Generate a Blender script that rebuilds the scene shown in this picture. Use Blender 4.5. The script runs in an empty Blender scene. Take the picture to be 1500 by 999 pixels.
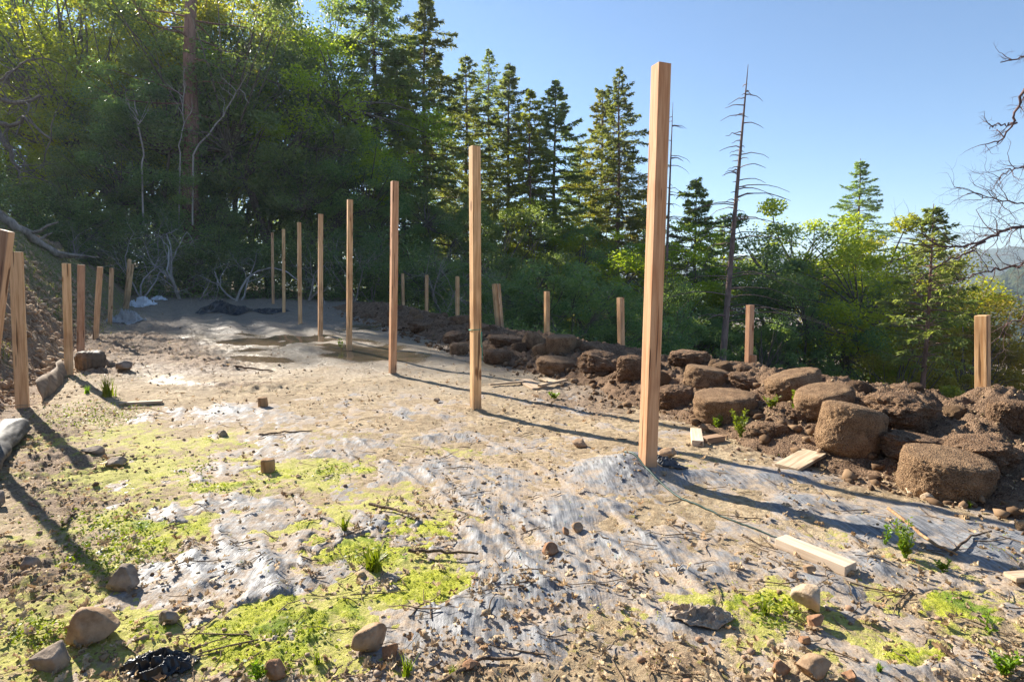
import bpy, bmesh, math, random
import numpy as np
from mathutils import Vector, Matrix, Quaternion
R = math.radians
random.seed(11)
rng = np.random.default_rng(11)
SC = bpy.context.scene
COL = SC.collection
SUN_AZ, SUN_EL = 46.0, 30.0          # degrees to the left of the view axis, elevation

# ------------------------------------------------------------------ noise
def _h(ix, iy, iz, seed):
    n = (ix.astype(np.int64) * 374761393 + iy.astype(np.int64) * 668265263
         + iz.astype(np.int64) * 2147483647 + seed * 1274126177) & 0xFFFFFFFF
    n = ((n ^ (n >> 13)) * 1274126177) & 0xFFFFFFFF
    n = ((n ^ (n >> 16)) * 2246822519) & 0xFFFFFFFF
    return ((n ^ (n >> 15)) & 0xFFFFFF) / float(0xFFFFFF)

def n2(x, y, seed=0):
    x = np.asarray(x, float); y = np.asarray(y, float)
    ix = np.floor(x); iy = np.floor(y); fx = x - ix; fy = y - iy
    fx = fx * fx * fx * (fx * (fx * 6 - 15) + 10); fy = fy * fy * fy * (fy * (fy * 6 - 15) + 10)
    z = np.zeros_like(ix)
    a = _h(ix, iy, z, seed); b = _h(ix + 1, iy, z, seed); c = _h(ix, iy + 1, z, seed); d = _h(ix + 1, iy + 1, z, seed)
    return (a + (b - a) * fx) * (1 - fy) + (c + (d - c) * fx) * fy

def fbm(x, y, octs=4, seed=0, gain=.5):
    s = 0; a = 1; t = 0
    x = np.asarray(x, float); y = np.asarray(y, float)
    for k in range(octs):
        c, sn = math.cos(.6 * k), math.sin(.6 * k)
        s = s + a * (n2((c * x - sn * y) * 2 ** k + 17.3 * k, (sn * x + c * y) * 2 ** k + 5.1 * k, seed + k) - .5); t += a; a *= gain
    return s / t * 2          # about -1..1

def n3(p, seed=0):
    i = np.floor(p); f = p - i; f = f * f * (3 - 2 * f)
    r = 0
    for dx in (0, 1):
        for dy in (0, 1):
            for dz in (0, 1):
                w = (f[:, 0] if dx else 1 - f[:, 0]) * (f[:, 1] if dy else 1 - f[:, 1]) * (f[:, 2] if dz else 1 - f[:, 2])
                r = r + w * _h(i[:, 0] + dx, i[:, 1] + dy, i[:, 2] + dz, seed)
    return r

def fbm3(p, octs=4, seed=0, gain=.5):
    s = 0; a = 1; t = 0
    for k in range(octs):
        s = s + a * (n3(p * 2 ** k + 9.7 * k, seed + k) - .5); t += a; a *= gain
    return s / t * 2

def sstep(a, b, x):
    t = np.clip((np.asarray(x, float) - a) / (b - a), 0, 1)
    return t * t * (3 - 2 * t)

# ------------------------------------------------------------------ camera numbers
F, CX, CY, CAMZ = 850.0, 750.0, 499.5, 1.27
PITCH = math.atan((CY - 420) / F)
def ray(px, py):
    dx = (px - CX) / F; dy = -(py - CY) / F
    c, s = math.cos(PITCH), math.sin(PITCH)
    return np.array([dx, c + dy * s, -s + dy * c])
def P(px, py, Y):                      # world point seen at a pixel, Y metres ahead
    d = ray(px, py)
    return np.array([0, 0, CAMZ]) + d * (Y / d[1])
def X(px, Y): return P(px, 420, Y)[0]

# ------------------------------------------------------------------ terrain
def ST(x, y):
    return .866 * x + .5 * y, -.5 * x + .866 * y       # s across the pad (right +), t along it
def XY(s, t): return .866 * s - .5 * t, .5 * s + .866 * t

def base(x, y):
    x = np.asarray(x, float); y = np.asarray(y, float)
    s, t = ST(x, y)
    tt = np.clip(t - 6.0, 0, None)
    z = .62 * (np.minimum(tt, 20) / 17.6) ** 1.3 + .03 * np.clip(tt - 20, 0, 60)
    a = np.clip(-(s + 1.62) + .25 * fbm(t * .7, s * .3, 3, 40), 0, None)
    far = 1 - sstep(400, 900, np.hypot(x, y))
    bank = 3.1 * (1 - np.exp(-(a / 2.2) ** 1.12)) + .36 * np.clip(a - 1.6, 0, 90)
    bank = bank * (1 - .35 * sstep(22, 32, t))
    z = z + bank * far
    b = np.clip(s - 6.2, 0, None)
    z = z - np.minimum(.42 * b * (1 - np.exp(-b / 3)), 42)
    z = z + .03 * fbm(x * .8, y * .8, 3, 3) * sstep(1, 4, np.hypot(x, y)) + np.clip(np.hypot(x, y) - 30, 0, 60) / 60 * 1.2 * fbm(x * .05, y * .05, 3, 8)
    return z

def heap(s, t):
    c = 5.45 + .25 * fbm(t * .35, 0 * t, 2, 61)
    foot = 3.75 + .55 * sstep(2, 7, t) + .35 * sstep(8, 12, t)  + .25 * fbm(t * 1.1, 0 * t + 3, 3, 62)
    l = sstep(foot, c, s); r = 1 - sstep(c + .35, c + 1.5, s)
    lump = .75 + .55 * fbm(s * 1.5, t * 1.5, 4, 63)
    hmax = .30 + .06 * fbm(t * .4, 0 * t, 2, 64)
    hh = hmax * np.minimum(l, r) ** .85 * lump
    rough = .10 * (1 - np.abs(fbm(s * 3.2, t * 3.2, 4, 65, .62)) * 2) + .05 * fbm(s * 11, t * 11, 4, 66, .7)
    hh = hh + rough * np.clip(np.minimum(l, r) * 3, 0, 1)
    return hh * (1 - sstep(19.5, 22, t))
def bump_at(x, y, px, py, r, h): return None

def top(x, y):
    s, t = ST(x, y)
    return base(x, y) + np.clip(heap(np.atleast_1d(s), np.atleast_1d(t)), 0, None).reshape(np.shape(x))

def G(px, py, f=base):                 # where the ray of a pixel meets the ground
    d = ray(px, py); o = np.array([0, 0, CAMZ])
    ks = .8 * 1.012 ** np.arange(0, 420)
    for _ in range(3):
        p = o + ks[:, None] * d; hit = np.nonzero(p[:, 2] < f(p[:, 0], p[:, 1]))[0]
        i = max(int(hit[0]), 1) if len(hit) else len(ks) - 1
        ks = np.linspace(ks[i - 1], ks[i], 24)
    return o + d * ks[0]

# ------------------------------------------------------------------ object helpers
def mesh_np(name, V, Fs):
    V = np.asarray(V, np.float32); me = bpy.data.meshes.new(name)
    if not isinstance(Fs, (list, tuple)): Fs = [Fs]
    Fs = [np.asarray(f, np.int32) for f in Fs if len(f)]
    me.vertices.add(len(V)); me.vertices.foreach_set('co', V.ravel())
    loops = np.concatenate([f.ravel() for f in Fs]); tot = np.concatenate([np.full(len(f), f.shape[1], np.int32) for f in Fs])
    st = np.concatenate([[0], np.cumsum(tot)[:-1]]).astype(np.int32)
    me.loops.add(len(loops)); me.loops.foreach_set('vertex_index', loops)
    me.polygons.add(len(tot)); me.polygons.foreach_set('loop_start', st); me.polygons.foreach_set('loop_total', tot)
    me.update(calc_edges=True); me.validate()
    return me
def smooth(me, on=True):
    me.polygons.foreach_set('use_smooth', np.full(len(me.polygons), on)); me.update(); return me
def link(name, me, mat=None, parent=None):
    o = bpy.data.objects.new(name, me); COL.objects.link(o)
    if mat and not len(me.materials): me.materials.append(mat)
    if parent: o.parent = parent
    return o
def tag(o, label=None, cat=None, group=None, kind=None):
    if label: o['label'] = label
    if cat: o['category'] = cat
    if group: o['group'] = group
    if kind: o['kind'] = kind
    return o
def empty(name, loc, rz=0):
    o = bpy.data.objects.new(name, None); COL.objects.link(o); o.location = loc; o.rotation_euler = (0, 0, rz); o.empty_display_size = .2
    return o
def copy_tree(o, parent=None):
    c = o.copy(); COL.objects.link(c); c.parent = parent
    for ch in o.children: copy_tree(ch, c)
    return c
def attr(me, name, vals):
    a = me.attributes.new(name, 'FLOAT', 'POINT'); a.data.foreach_set('value', np.asarray(vals, np.float32))

class MB:
    """collects tubes and quads into one mesh"""
    def __init__(s): s.V = []; s.Q = []; s.n = 0
    def add(s, V, Q): s.V.append(np.asarray(V, float)); s.Q.append(np.asarray(Q) + s.n); s.n += len(V)
    def tube(s, pts, rad, k=6, cap=True):
        pts = np.asarray(pts, float); m = len(pts)
        rad = np.broadcast_to(np.asarray(rad, float), (m,))
        tg = np.gradient(pts, axis=0); tg /= np.linalg.norm(tg, axis=1)[:, None] + 1e-9
        ref = np.array([.31, .17, .93]) if abs(tg[0][2]) < .9 else np.array([.95, .2, .1])
        u = np.cross(tg, ref); u /= np.linalg.norm(u, axis=1)[:, None] + 1e-9
        v = np.cross(tg, u)
        an = np.arange(k) / k * 2 * math.pi
        ring = u[:, None, :] * np.cos(an)[None, :, None] + v[:, None, :] * np.sin(an)[None, :, None]
        V = (pts[:, None, :] + ring * rad[:, None, None]).reshape(-1, 3)
        i = np.arange(m - 1)[:, None] * k; j = np.arange(k)[None, :]; j2 = (j + 1) % k
        Q = np.stack([i + j, i + j2, i + k + j2, i + k + j], -1).reshape(-1, 4)
        s.add(V, Q)
        if cap:
            for r0 in (0, (m - 1) * k):
                if k == 4: s.add(V[r0:r0 + 4], [[0, 1, 2, 3]])
                elif k >= 6: s.add(V[r0:r0 + k], [[0, a, a + 1, min(a + 2, k - 1)] for a in range(1, k - 1, 2) if a + 2 <= k - 1] + ([[0, k - 3, k - 2, k - 1]] if k % 2 else []))
    def mesh(s, name, sm=True):
        me = mesh_np(name, np.concatenate(s.V), np.concatenate(s.Q)); return smooth(me, sm)

def leaf_quads(C, L, W, D=None, droop=0., seed=0, up=0.):
    """diamond leaves: centres C (n,3), lengths, widths, optional directions"""
    r = np.random.default_rng(seed); n = len(C)
    if D is None: D = r.normal(size=(n, 3)); D[:, 2] = D[:, 2] * .6 - droop
    D = D / (np.linalg.norm(D, axis=1)[:, None] + 1e-9)
    Rn = r.normal(size=(n, 3)); Rn[:, 2] += up
    S = np.cross(D, Rn); S /= np.linalg.norm(S, axis=1)[:, None] + 1e-9
    N = np.cross(S, D)
    L = np.broadcast_to(np.asarray(L, float), (n,))[:, None]; W = np.broadcast_to(np.asarray(W, float), (n,))[:, None]
    V = np.stack([C - D * L * .5, C + S * W * .5 + N * L * .08, C + D * L * .5, C - S * W * .5 + N * L * .08], 1).reshape(-1, 3)
    return V, np.arange(4 * n).reshape(n, 4)

# ------------------------------------------------------------------ materials
def new_mat(name):
    m = bpy.data.materials.new(name); m.use_nodes = True; nt = m.node_tree; nt.nodes.clear()
    out = nt.nodes.new('ShaderNodeOutputMaterial'); bs = nt.nodes.new('ShaderNodeBsdfPrincipled')
    nt.links.new(bs.outputs[0], out.inputs[0])
    return m, nt, bs, out
class NT:
    def __init__(s, nt): s.nt = nt
    def node(s, t, **kw):
        n = s.nt.nodes.new(t)
        for k, v in kw.items(): setattr(n, k, v)
        return n
    def lk(s, a, b): s.nt.links.new(a, b)
    def coord(s, which='Object', scale=(1, 1, 1)):
        c = s.node('ShaderNodeTexCoord'); m = s.node('ShaderNodeMapping'); m.inputs['Scale'].default_value = scale
        s.lk(c.outputs[which], m.inputs[0]); return m.outputs[0]
    def noise(s, vec, scale, det=4, rough=.55, dist=0.):
        n = s.node('ShaderNodeTexNoise'); n.inputs['Scale'].default_value = scale; n.inputs['Detail'].default_value = det
        n.inputs['Roughness'].default_value = rough; n.inputs['Distortion'].default_value = dist
        if vec is not None: s.lk(vec, n.inputs['Vector'])
        return n.outputs['Fac']
    def ramp(s, fac, a, b, lo=0., hi=1.):
        m = s.node('ShaderNodeMapRange'); m.interpolation_type = 'SMOOTHSTEP'
        m.inputs['From Min'].default_value = a; m.inputs['From Max'].default_value = b
        m.inputs['To Min'].default_value = lo; m.inputs['To Max'].default_value = hi
        s.lk(fac, m.inputs['Value']); return m.outputs[0]
    def val(s, x, sock):
        if hasattr(x, 'is_output'): s.lk(x, sock)
        else: sock.default_value = x
    def math(s, op, a, b=0., clamp=False):
        m = s.node('ShaderNodeMath', operation=op, use_clamp=clamp); s.val(a, m.inputs[0]); s.val(b, m.inputs[1]); return m.outputs[0]
    def mix(s, fac, a, b):
        m = s.node('ShaderNodeMix', data_type='RGBA'); s.val(fac, m.inputs[0])
        for x, i in ((a, 6), (b, 7)):
            if hasattr(x, 'is_output'): s.lk(x, m.inputs[i])
            else: m.inputs[i].default_value = (*x, 1)
        return m.outputs[2]
    def attr(s, name):
        a = s.node('ShaderNodeAttribute', attribute_name=name); return a.outputs['Fac']
    def bump(s, h, strength=.5, dist=.01, normal=None):
        b = s.node('ShaderNodeBump'); b.inputs['Strength'].default_value = strength; b.inputs['Distance'].default_value = dist
        s.lk(h, b.inputs['Height'])
        if normal is not None: s.lk(normal, b.inputs['Normal'])
        return b.outputs[0]
    def rnd_island(s): return s.node('ShaderNodeNewGeometry').outputs['Random Per Island']

def leaf_mat(name, c1, c2, trans=.4, tcol=None, rough=.5, spec=.3, clump=.7):
    m, nt, bs, out = new_mat(name); N = NT(nt)
    oi = N.node('ShaderNodeObjectInfo'); vec = N.coord('Object')
    r = N.rnd_island(); nz = N.noise(vec, clump, 3)
    f = N.math('ADD', N.math('MULTIPLY', r, .5), N.ramp(nz, .35, .65, 0, .5))
    c = N.mix(f, c1, c2)
    hs = N.node('ShaderNodeHueSaturation'); N.lk(c, hs.inputs['Color'])
    N.lk(N.math('ADD', N.math('MULTIPLY', oi.outputs['Random'], .05), .475), hs.inputs['Hue'])
    N.lk(N.math('ADD', N.math('MULTIPLY', oi.outputs['Random'], .4), .8), hs.inputs['Value'])
    c = hs.outputs[0]
    N.lk(c, bs.inputs['Base Color']); bs.inputs['Roughness'].default_value = rough; bs.inputs['Specular IOR Level'].default_value = spec
    tr = N.node('ShaderNodeBsdfTranslucent')
    g = N.node('ShaderNodeMix', data_type='RGBA', blend_type='MULTIPLY'); g.inputs[0].default_value = 1
    N.lk(c, g.inputs[6]); g.inputs[7].default_value = (*(tcol or (1.9, 1.8, .7)), 1)
    N.lk(g.outputs[2], tr.inputs[0])
    mx = N.node('ShaderNodeMixShader'); mx.inputs[0].default_value = trans
    N.lk(bs.outputs[0], mx.inputs[1]); N.lk(tr.outputs[0], mx.inputs[2]); N.lk(mx.outputs[0], out.inputs[0])
    return m

def bark_mat(name, c1, c2, sc=6., rough=.9, bump=.6):
    m, nt, bs, out = new_mat(name); N = NT(nt); v = N.coord('Object', (1, 1, .25))
    n = N.noise(v, sc, 5, .65); n_ = N.noise(v, sc * .2, 3)
    c = N.mix(N.ramp(N.math('ADD', N.math('MULTIPLY', n, .7), N.math('MULTIPLY', n_, .4)), .35, .75), c1, c2)
    N.lk(c, bs.inputs['Base Color']); bs.inputs['Roughness'].default_value = rough; bs.inputs['Specular IOR Level'].default_value = .2
    N.lk(N.bump(n, bump, .03), bs.inputs['Normal']); return m

def wood_mat(name, c1, c2, dark, grain=1., knots=True, dirt=0.):
    m, nt, bs, out = new_mat(name); N = NT(nt)
    oi = N.node('ShaderNodeObjectInfo')
    tc = N.node('ShaderNodeTexCoord'); ad = N.node('ShaderNodeVectorMath', operation='ADD')
    cb = N.node('ShaderNodeCombineXYZ')
    for k, mul in enumerate((7.1, 3.7, 13.3)): N.lk(N.math('MULTIPLY', oi.outputs['Random'], mul), cb.inputs[k])
    N.lk(tc.outputs['Object'], ad.inputs[0]); N.lk(cb.outputs[0], ad.inputs[1])
    mp = N.node('ShaderNodeMapping'); mp.inputs['Scale'].default_value = (1, 1, .045); N.lk(ad.outputs[0], mp.inputs[0])
    mp2 = N.node('ShaderNodeMapping'); mp2.inputs['Scale'].default_value = (1, 1, .35); N.lk(ad.outputs[0], mp2.inputs[0])
    g = N.noise(mp.outputs[0], 95 * grain, 5, .6, .4); g2 = N.noise(mp.outputs[0], 26 * grain, 3, .5, 1.2); bl = N.noise(ad.outputs[0], 2.2, 3)
    f = N.math('ADD', N.math('MULTIPLY', g, .5), N.math('MULTIPLY', g2, .6))
    c = N.mix(N.ramp(f, .42, .66), c1, c2)
    c = N.mix(N.ramp(bl, .48, .72, 0, .4), c, dark)
    if knots:
        vo = N.node('ShaderNodeTexVoronoi'); vo.inputs['Scale'].default_value = 6.5; N.lk(mp2.outputs[0], vo.inputs['Vector'])
        k = N.ramp(vo.outputs['Distance'], .08, .17, 1, 0)
        c = N.mix(N.math('MULTIPLY', k, .9), c, dark)
        ck = N.noise(mp.outputs[0], 34, 2, .4, .2)
        ck2 = N.ramp(ck, .345, .315); c = N.mix(N.math('MULTIPLY', ck2, .8), c, tuple(x * .35 for x in dark))
    if dirt:
        sx = N.node('ShaderNodeSeparateXYZ'); N.lk(tc.outputs['Object'], sx.inputs[0])
        d = N.ramp(N.math('ADD', sx.outputs[2], N.math('MULTIPLY', N.noise(tc.outputs['Object'], 9, 4), -.3)), .12, .36, dirt, 0)
        c = N.mix(d, c, (.2, .15, .1))
    hs = N.node('ShaderNodeHueSaturation'); N.lk(c, hs.inputs['Color']); N.lk(N.math('ADD', N.math('MULTIPLY', oi.outputs['Random'], .35), .82), hs.inputs['Value']); N.lk(N.math('ADD', N.math('MULTIPLY', oi.outputs['Random'], .022), .489), hs.inputs['Hue']); c = hs.outputs[0]
    N.lk(c, bs.inputs['Base Color']); bs.inputs['Roughness'].default_value = .75; bs.inputs['Specular IOR Level'].default_value = .25
    N.lk(N.bump(f, .25, .004), bs.inputs['Normal']); return m

def lump_mat(name, c1, c2, sc, bump=1., dist=.02, rough=.95, dry=None):
    m, nt, bs, out = new_mat(name); N = NT(nt); v = N.coord('Object')
    a = N.noise(v, sc, 6, .7); b = N.noise(v, sc * .12, 3)
    vo = N.node('ShaderNodeTexVoronoi'); vo.inputs['Scale'].default_value = sc * 1.1; N.lk(v, vo.inputs['Vector'])
    f = N.math('ADD', N.math('MULTIPLY', a, .8), N.math('MULTIPLY', b, .5))
    c = N.mix(N.ramp(f, .45, .85), c1, c2)
    c = N.mix(N.math('MULTIPLY', N.ramp(vo.outputs['Distance'], .5, .05), .35), c, dry or c2)  # light grain tips over dark gaps: relief shading painted into the colour
    N.lk(c, bs.inputs['Base Color']); bs.inputs['Roughness'].default_value = rough; bs.inputs['Specular IOR Level'].default_value = .15
    N.lk(N.bump(N.math('ADD', a, N.math('MULTIPLY', vo.outputs['Distance'], -.6)), bump, dist), bs.inputs['Normal']); return m

def plain_mat(name, col, rough=.6, spec=.3, var=.25, sc=8., trans=0.):
    m, nt, bs, out = new_mat(name); N = NT(nt); v = N.coord('Object')
    c = N.mix(N.ramp(N.noise(v, sc, 5, .6), .3, .7), tuple(x * (1 - var) for x in col), tuple(min(1, x * (1 + var)) for x in col))
    N.lk(c, bs.inputs['Base Color']); bs.inputs['Roughness'].default_value = rough; bs.inputs['Specular IOR Level'].default_value = spec
    return m

def island_mat(name, cols, rough=.8, spec=.2, trans=0.):
    m, nt, bs, out = new_mat(name); N = NT(nt)
    cr = N.node('ShaderNodeValToRGB'); N.lk(N.rnd_island(), cr.inputs[0])
    e = cr.color_ramp.elements
    while len(e) < len(cols): e.new(.5)
    for i, c in enumerate(cols): e[i].position = i / (len(cols) - 1); e[i].color = (*c, 1)
    N.lk(cr.outputs[0], bs.inputs['Base Color']); bs.inputs['Roughness'].default_value = rough; bs.inputs['Specular IOR Level'].default_value = spec
    if trans:
        tr = N.node('ShaderNodeBsdfTranslucent'); N.lk(cr.outputs[0], tr.inputs[0])
        mx = N.node('ShaderNodeMixShader'); mx.inputs[0].default_value = trans
        N.lk(bs.outputs[0], mx.inputs[1]); N.lk(tr.outputs[0], mx.inputs[2]); N.lk(mx.outputs[0], out.inputs[0])
    return m

# ------------------------------------------------------------------ camera, light
cam = bpy.data.cameras.new('camera'); co = bpy.data.objects.new('camera', cam); COL.objects.link(co)
co.location = (0, 0, CAMZ); co.rotation_euler = (R(90) - PITCH, 0, 0)
cam.sensor_width = 36; cam.lens = F / 1500 * 36; cam.clip_start = .05; cam.clip_end = 9000
SC.camera = co
W = bpy.data.worlds.new('World'); SC.world = W; W.use_nodes = True
nt = W.node_tree; nt.nodes.clear()
sky = nt.nodes.new('ShaderNodeTexSky'); bg = nt.nodes.new('ShaderNodeBackground'); wo = nt.nodes.new('ShaderNodeOutputWorld')
sky.sky_type = 'NISHITA'; sky.sun_disc = False; sky.sun_elevation = R(SUN_EL); sky.sun_rotation = R(-SUN_AZ)
sky.altitude = 300; sky.air_density = 1.0; sky.dust_density = .0; sky.ozone_density = 4.2
bg.inputs[1].default_value = .068
nt.links.new(sky.outputs[0], bg.inputs[0]); nt.links.new(bg.outputs[0], wo.inputs[0])
sun = bpy.data.lights.new('sun', 'SUN'); sun.energy = 5.0; sun.angle = R(.53); sun.color = (1, .93, .82)
so = bpy.data.objects.new('sun', sun); COL.objects.link(so)
sd = Vector((-math.sin(R(SUN_AZ)) * math.cos(R(SUN_EL)), math.cos(R(SUN_AZ)) * math.cos(R(SUN_EL)), math.sin(R(SUN_EL))))
so.rotation_euler = sd.to_track_quat('Z', 'Y').to_euler()
SC.view_settings.view_transform = 'Standard'; SC.view_settings.look = 'None'; SC.view_settings.gamma = 1
SC.view_settings.exposure = 1.5
SC.render.engine = 'CYCLES'
SC.cycles.max_bounces = 6; SC.cycles.diffuse_bounces = 4; SC.cycles.transmission_bounces = 4; SC.cycles.glossy_bounces = 2
SC.cycles.caustics_reflective = False; SC.cycles.caustics_refractive = False
SC.cycles.volume_bounces = 0
SC.cycles.sample_clamp_indirect = 6
# ------------------------------------------------------------------ patches of the ground, in metres
def blobs(lst):
    out = []
    for px, py, rx, ry, w in lst:
        g = G(px, py); a = G(px, max(py - ry, 428)); b = G(px, min(py + ry, 1200))
        out.append((g[0], g[1], rx / F * g[1], max(.02, abs(a[1] - b[1]) / 2), w, g[0] / max(g[1], .1)))
    return out
def field(x, y, bl):
    r = np.zeros(np.shape(x))
    for bx, by, rx, ry, w, sk in bl:
        d = ((x - bx - sk * (y - by)) / rx) ** 2 + ((y - by) / ry) ** 2
        r = np.maximum(r, w * np.exp(-d * .9))
    return r
MOSS = blobs([(520, 800, 130, 60, 1), (600, 850, 130, 40, 1), (440, 920, 130, 60, 1.1), (330, 935, 80, 35, .9), (480, 692, 75, 22, .9), (400, 700, 100, 30, .75),
    (300, 720, 90, 25, .7), (220, 700, 80, 25, .6), (60, 930, 70, 40, .9), (190, 920, 90, 40, .9), (640, 880, 70, 25, .7), (1130, 885, 120, 35, .75), (1010, 885, 60, 18, .6), (1390, 880, 140, 45, .8), (1330, 955, 70, 22, .9),
    (1440, 900, 80, 30, .7), (330, 650, 90, 15, .55), (450, 655, 90, 14, .5), (620, 775, 90, 22, .7), (720, 880, 60, 25, .6), (150, 640, 90, 20, .5), (240, 780, 110, 40, .7), (1060, 900, 100, 40, .5),
    (1000, 690, 50, 10, .5), (1270, 790, 60, 12, .55), (1450, 810, 60, 12, .5), (260, 655, 60, 12, .6), (540, 740, 90, 20, .55), (690, 660, 50, 8, .4)])
WEED = blobs([(130, 605, 90, 22, 1), (175, 600, 60, 14, .8), (150, 800, 85, 40, 1), (130, 770, 120, 30, .6), (480, 692, 50, 14, 1), (300, 715, 50, 16, .6), (440, 930, 90, 35, .5), (280, 690, 70, 14, .5), (540, 815, 60, 20, .7), (1135, 900, 35, 25, .9), (60, 935, 60, 30, .7), (200, 930, 90, 30, .5), (400, 985, 100, 12, .5), (110, 555, 50, 8, .6)])
SILV = blobs([(330, 745, 110, 45, .85), (300, 830, 110, 50, .95), (370, 860, 60, 60, .9), (260, 760, 60, 40, .7), (640, 690, 80, 18, .7), (720, 740, 60, 25, .7), (850, 750, 90, 25, .9), (940, 790, 80, 25, .9), (900, 700, 60, 22, 1.5),
    (760, 860, 120, 35, .9), (690, 900, 90, 35, 1), (580, 770, 60, 20, .7), (690, 790, 60, 30, .8), (990, 920, 60, 25, .7), (820, 930, 60, 30, .9), (800, 830, 60, 25, .9), (1150, 700, 80, 14, .9), (1330, 775, 170, 22, 1.1), (1450, 800, 120, 25, 1.2), (1200, 740, 90, 14, 1),
    (1290, 830, 70, 20, .6), (480, 665, 90, 10, .6), (540, 650, 70, 8, .5), (1330, 980, 80, 18, .8), (1060, 830, 60, 25, .7), (640, 640, 90, 8, .5), (1000, 700, 60, 8, .7), (420, 640, 60, 8, .5), (1350, 750, 90, 10, .7), (350, 605, 100, 14, .7), (400, 560, 90, 10, .55), (560, 600, 90, 9, .5)])
PUD = blobs([(420, 500, 120, 10, 1.5), (360, 512, 70, 6, 1.0), (650, 480, 130, 8, .9), (500, 508, 120, 7, .8), (370, 525, 60, 6, .9), (560, 520, 90, 8, .8), (720, 525, 60, 6, .5), (270, 560, 60, 8, .6)])
SOIL = blobs([(200, 510, 130, 30, 1), (300, 540, 110, 20, .8), (100, 700, 130, 60, .9), (40, 850, 90, 60, 1), (60, 640, 80, 40, .9), (1000, 960, 160, 40, .45), (330, 565, 100, 8, .6), (850, 590, 110, 25, .8), (1100, 660, 120, 14, .5), (1290, 700, 140, 20, .8), (900, 860, 120, 40, .4), (480, 985, 120, 16, .7), (720, 985, 160, 14, .45)])
LUMP = blobs([(200, 505, 120, 26, 1), (290, 528, 90, 14, .9), (150, 540, 60, 14, .9), (330, 566, 100, 7, .6), (225, 480, 60, 10, .9), (60, 660, 60, 40, .5), (30, 850, 50, 40, .5)])
FOLD = [  # long fold ridges of the sheet: pixel polylines, height, width
    ([(700, 640), (770, 675), (840, 715), (900, 745)], .035, .035), ([(900, 755), (960, 800), (1010, 850), (1040, 880)], .03, .03), ([(760, 760), (800, 800), (860, 850)], .03, .035),
    ([(880, 790), (950, 840), (1000, 870)], .028, .025), ([(730, 790), (770, 830), (800, 860)], .03, .04), ([(760, 575), (830, 600), (900, 628), (935, 640)], .03, .04),
    ([(290, 700), (300, 760), (330, 800)], .03, .05), ([(370, 790), (400, 850), (415, 900)], .035, .05), ([(250, 750), (280, 800), (290, 860)], .03, .05), ([(440, 800), (450, 860), (440, 900)], .025, .04),
    ([(620, 690), (690, 740), (740, 780)], .028, .04), ([(640, 720), (700, 790), (730, 830)], .03, .045), ([(1040, 690), (1130, 720), (1230, 745)], .02, .04), ([(1180, 750), (1260, 800), (1290, 840)], .025, .04), ([(1030, 800), (1100, 830), (1160, 850)], .022, .03), ([(1160, 840), (1210, 862), (1250, 868)], .03, .04), ([(720, 890), (780, 930), (800, 985)], .025, .05), ([(580, 900), (640, 900), (700, 940)], .02, .06),
   ([(520, 640), (600, 700), (680, 770), (740, 830)], .022, .018), ([(840, 640), (940, 720), (1040, 790), (1100, 840)], .02, .016), ([(600, 620), (690, 690), (800, 770), (900, 850), (960, 900)], .02, .016), ([(1010, 690), (1150, 760), (1260, 810)], .018, .016), ([(430, 720), (500, 790), (560, 870)], .02, .02)]
FOLDW = [([G(*q)[:2] for q in pl], h, w) for pl, h, w in FOLD]
def folds(x, y):
    r = np.zeros(np.shape(x))
    for pl, h, w in FOLDW:
        best = np.full(np.shape(x), 9.)
        for (a, b) in zip(pl[:-1], pl[1:]):
            d = b - a; L2 = d @ d
            u = np.clip(((x - a[0]) * d[0] + (y - a[1]) * d[1]) / L2, 0, 1)
            best = np.minimum(best, np.hypot(x - a[0] - u * d[0], y - a[1] - u * d[1]))
        best = best * (1 + .4 * fbm(x * 9, y * 9, 2, 71))
        r = np.maximum(r, h * np.exp(-(best / w) ** 2))
    return r
g0 = G(920, 692)
def mound(x, y):
    return .10 * np.exp(-(((x - g0[0] - .05) / .27) ** 2 + ((y - g0[1] - .03) / .26) ** 2))

PBASE = [(*G(*q)[:2], .03) for q in ((696, 601), (575, 549), (511, 514), (469, 492))]
def moss_f(x, y):
    m = field(x, y, MOSS); n = fbm(x * 5, y * 5, 5, 31, .65)
    return sstep(.30, .75, m * (.64 + 1.35 * n) + .10 * n)
def soil_f(x, y):
    s, t = ST(x, y); n = fbm(x * 2.2, y * 2.2, 4, 33, .6)
    a = np.maximum(np.maximum(field(x, y, SOIL), field(x, y, LUMP) * .9), sstep(-1.0, -1.7, s + .3 * n))
    a = np.maximum(a, sstep(-.25, .25, s - 4.3 + .5 * n) * (s < 8)); a = np.maximum(a, sstep(24, 27, np.hypot(x, y)))
    return np.clip(a * (1 + .5 * n) , 0, 1)
def wet_f(x, y):
    s, t = ST(x, y); d = np.hypot(x, y); n = fbm(x * 1.3, y * 1.3, 4, 34)
    w = sstep(6.2, 8.6, y + 1.2 * n) * (1 - sstep(4.2, 4.8, s)) * sstep(-1.3, -.6, s) * .55
    w = w * sstep(24, 20, t) * (1 - .95 * np.clip(field(x, y, LUMP) * 1.3, 0, 1))
    pud = sstep(.25, .75, field(x, y, PUD) * (1 + 1.2 * n) + .15 * n)
    return np.clip(w, 0, 1), pud
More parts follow.
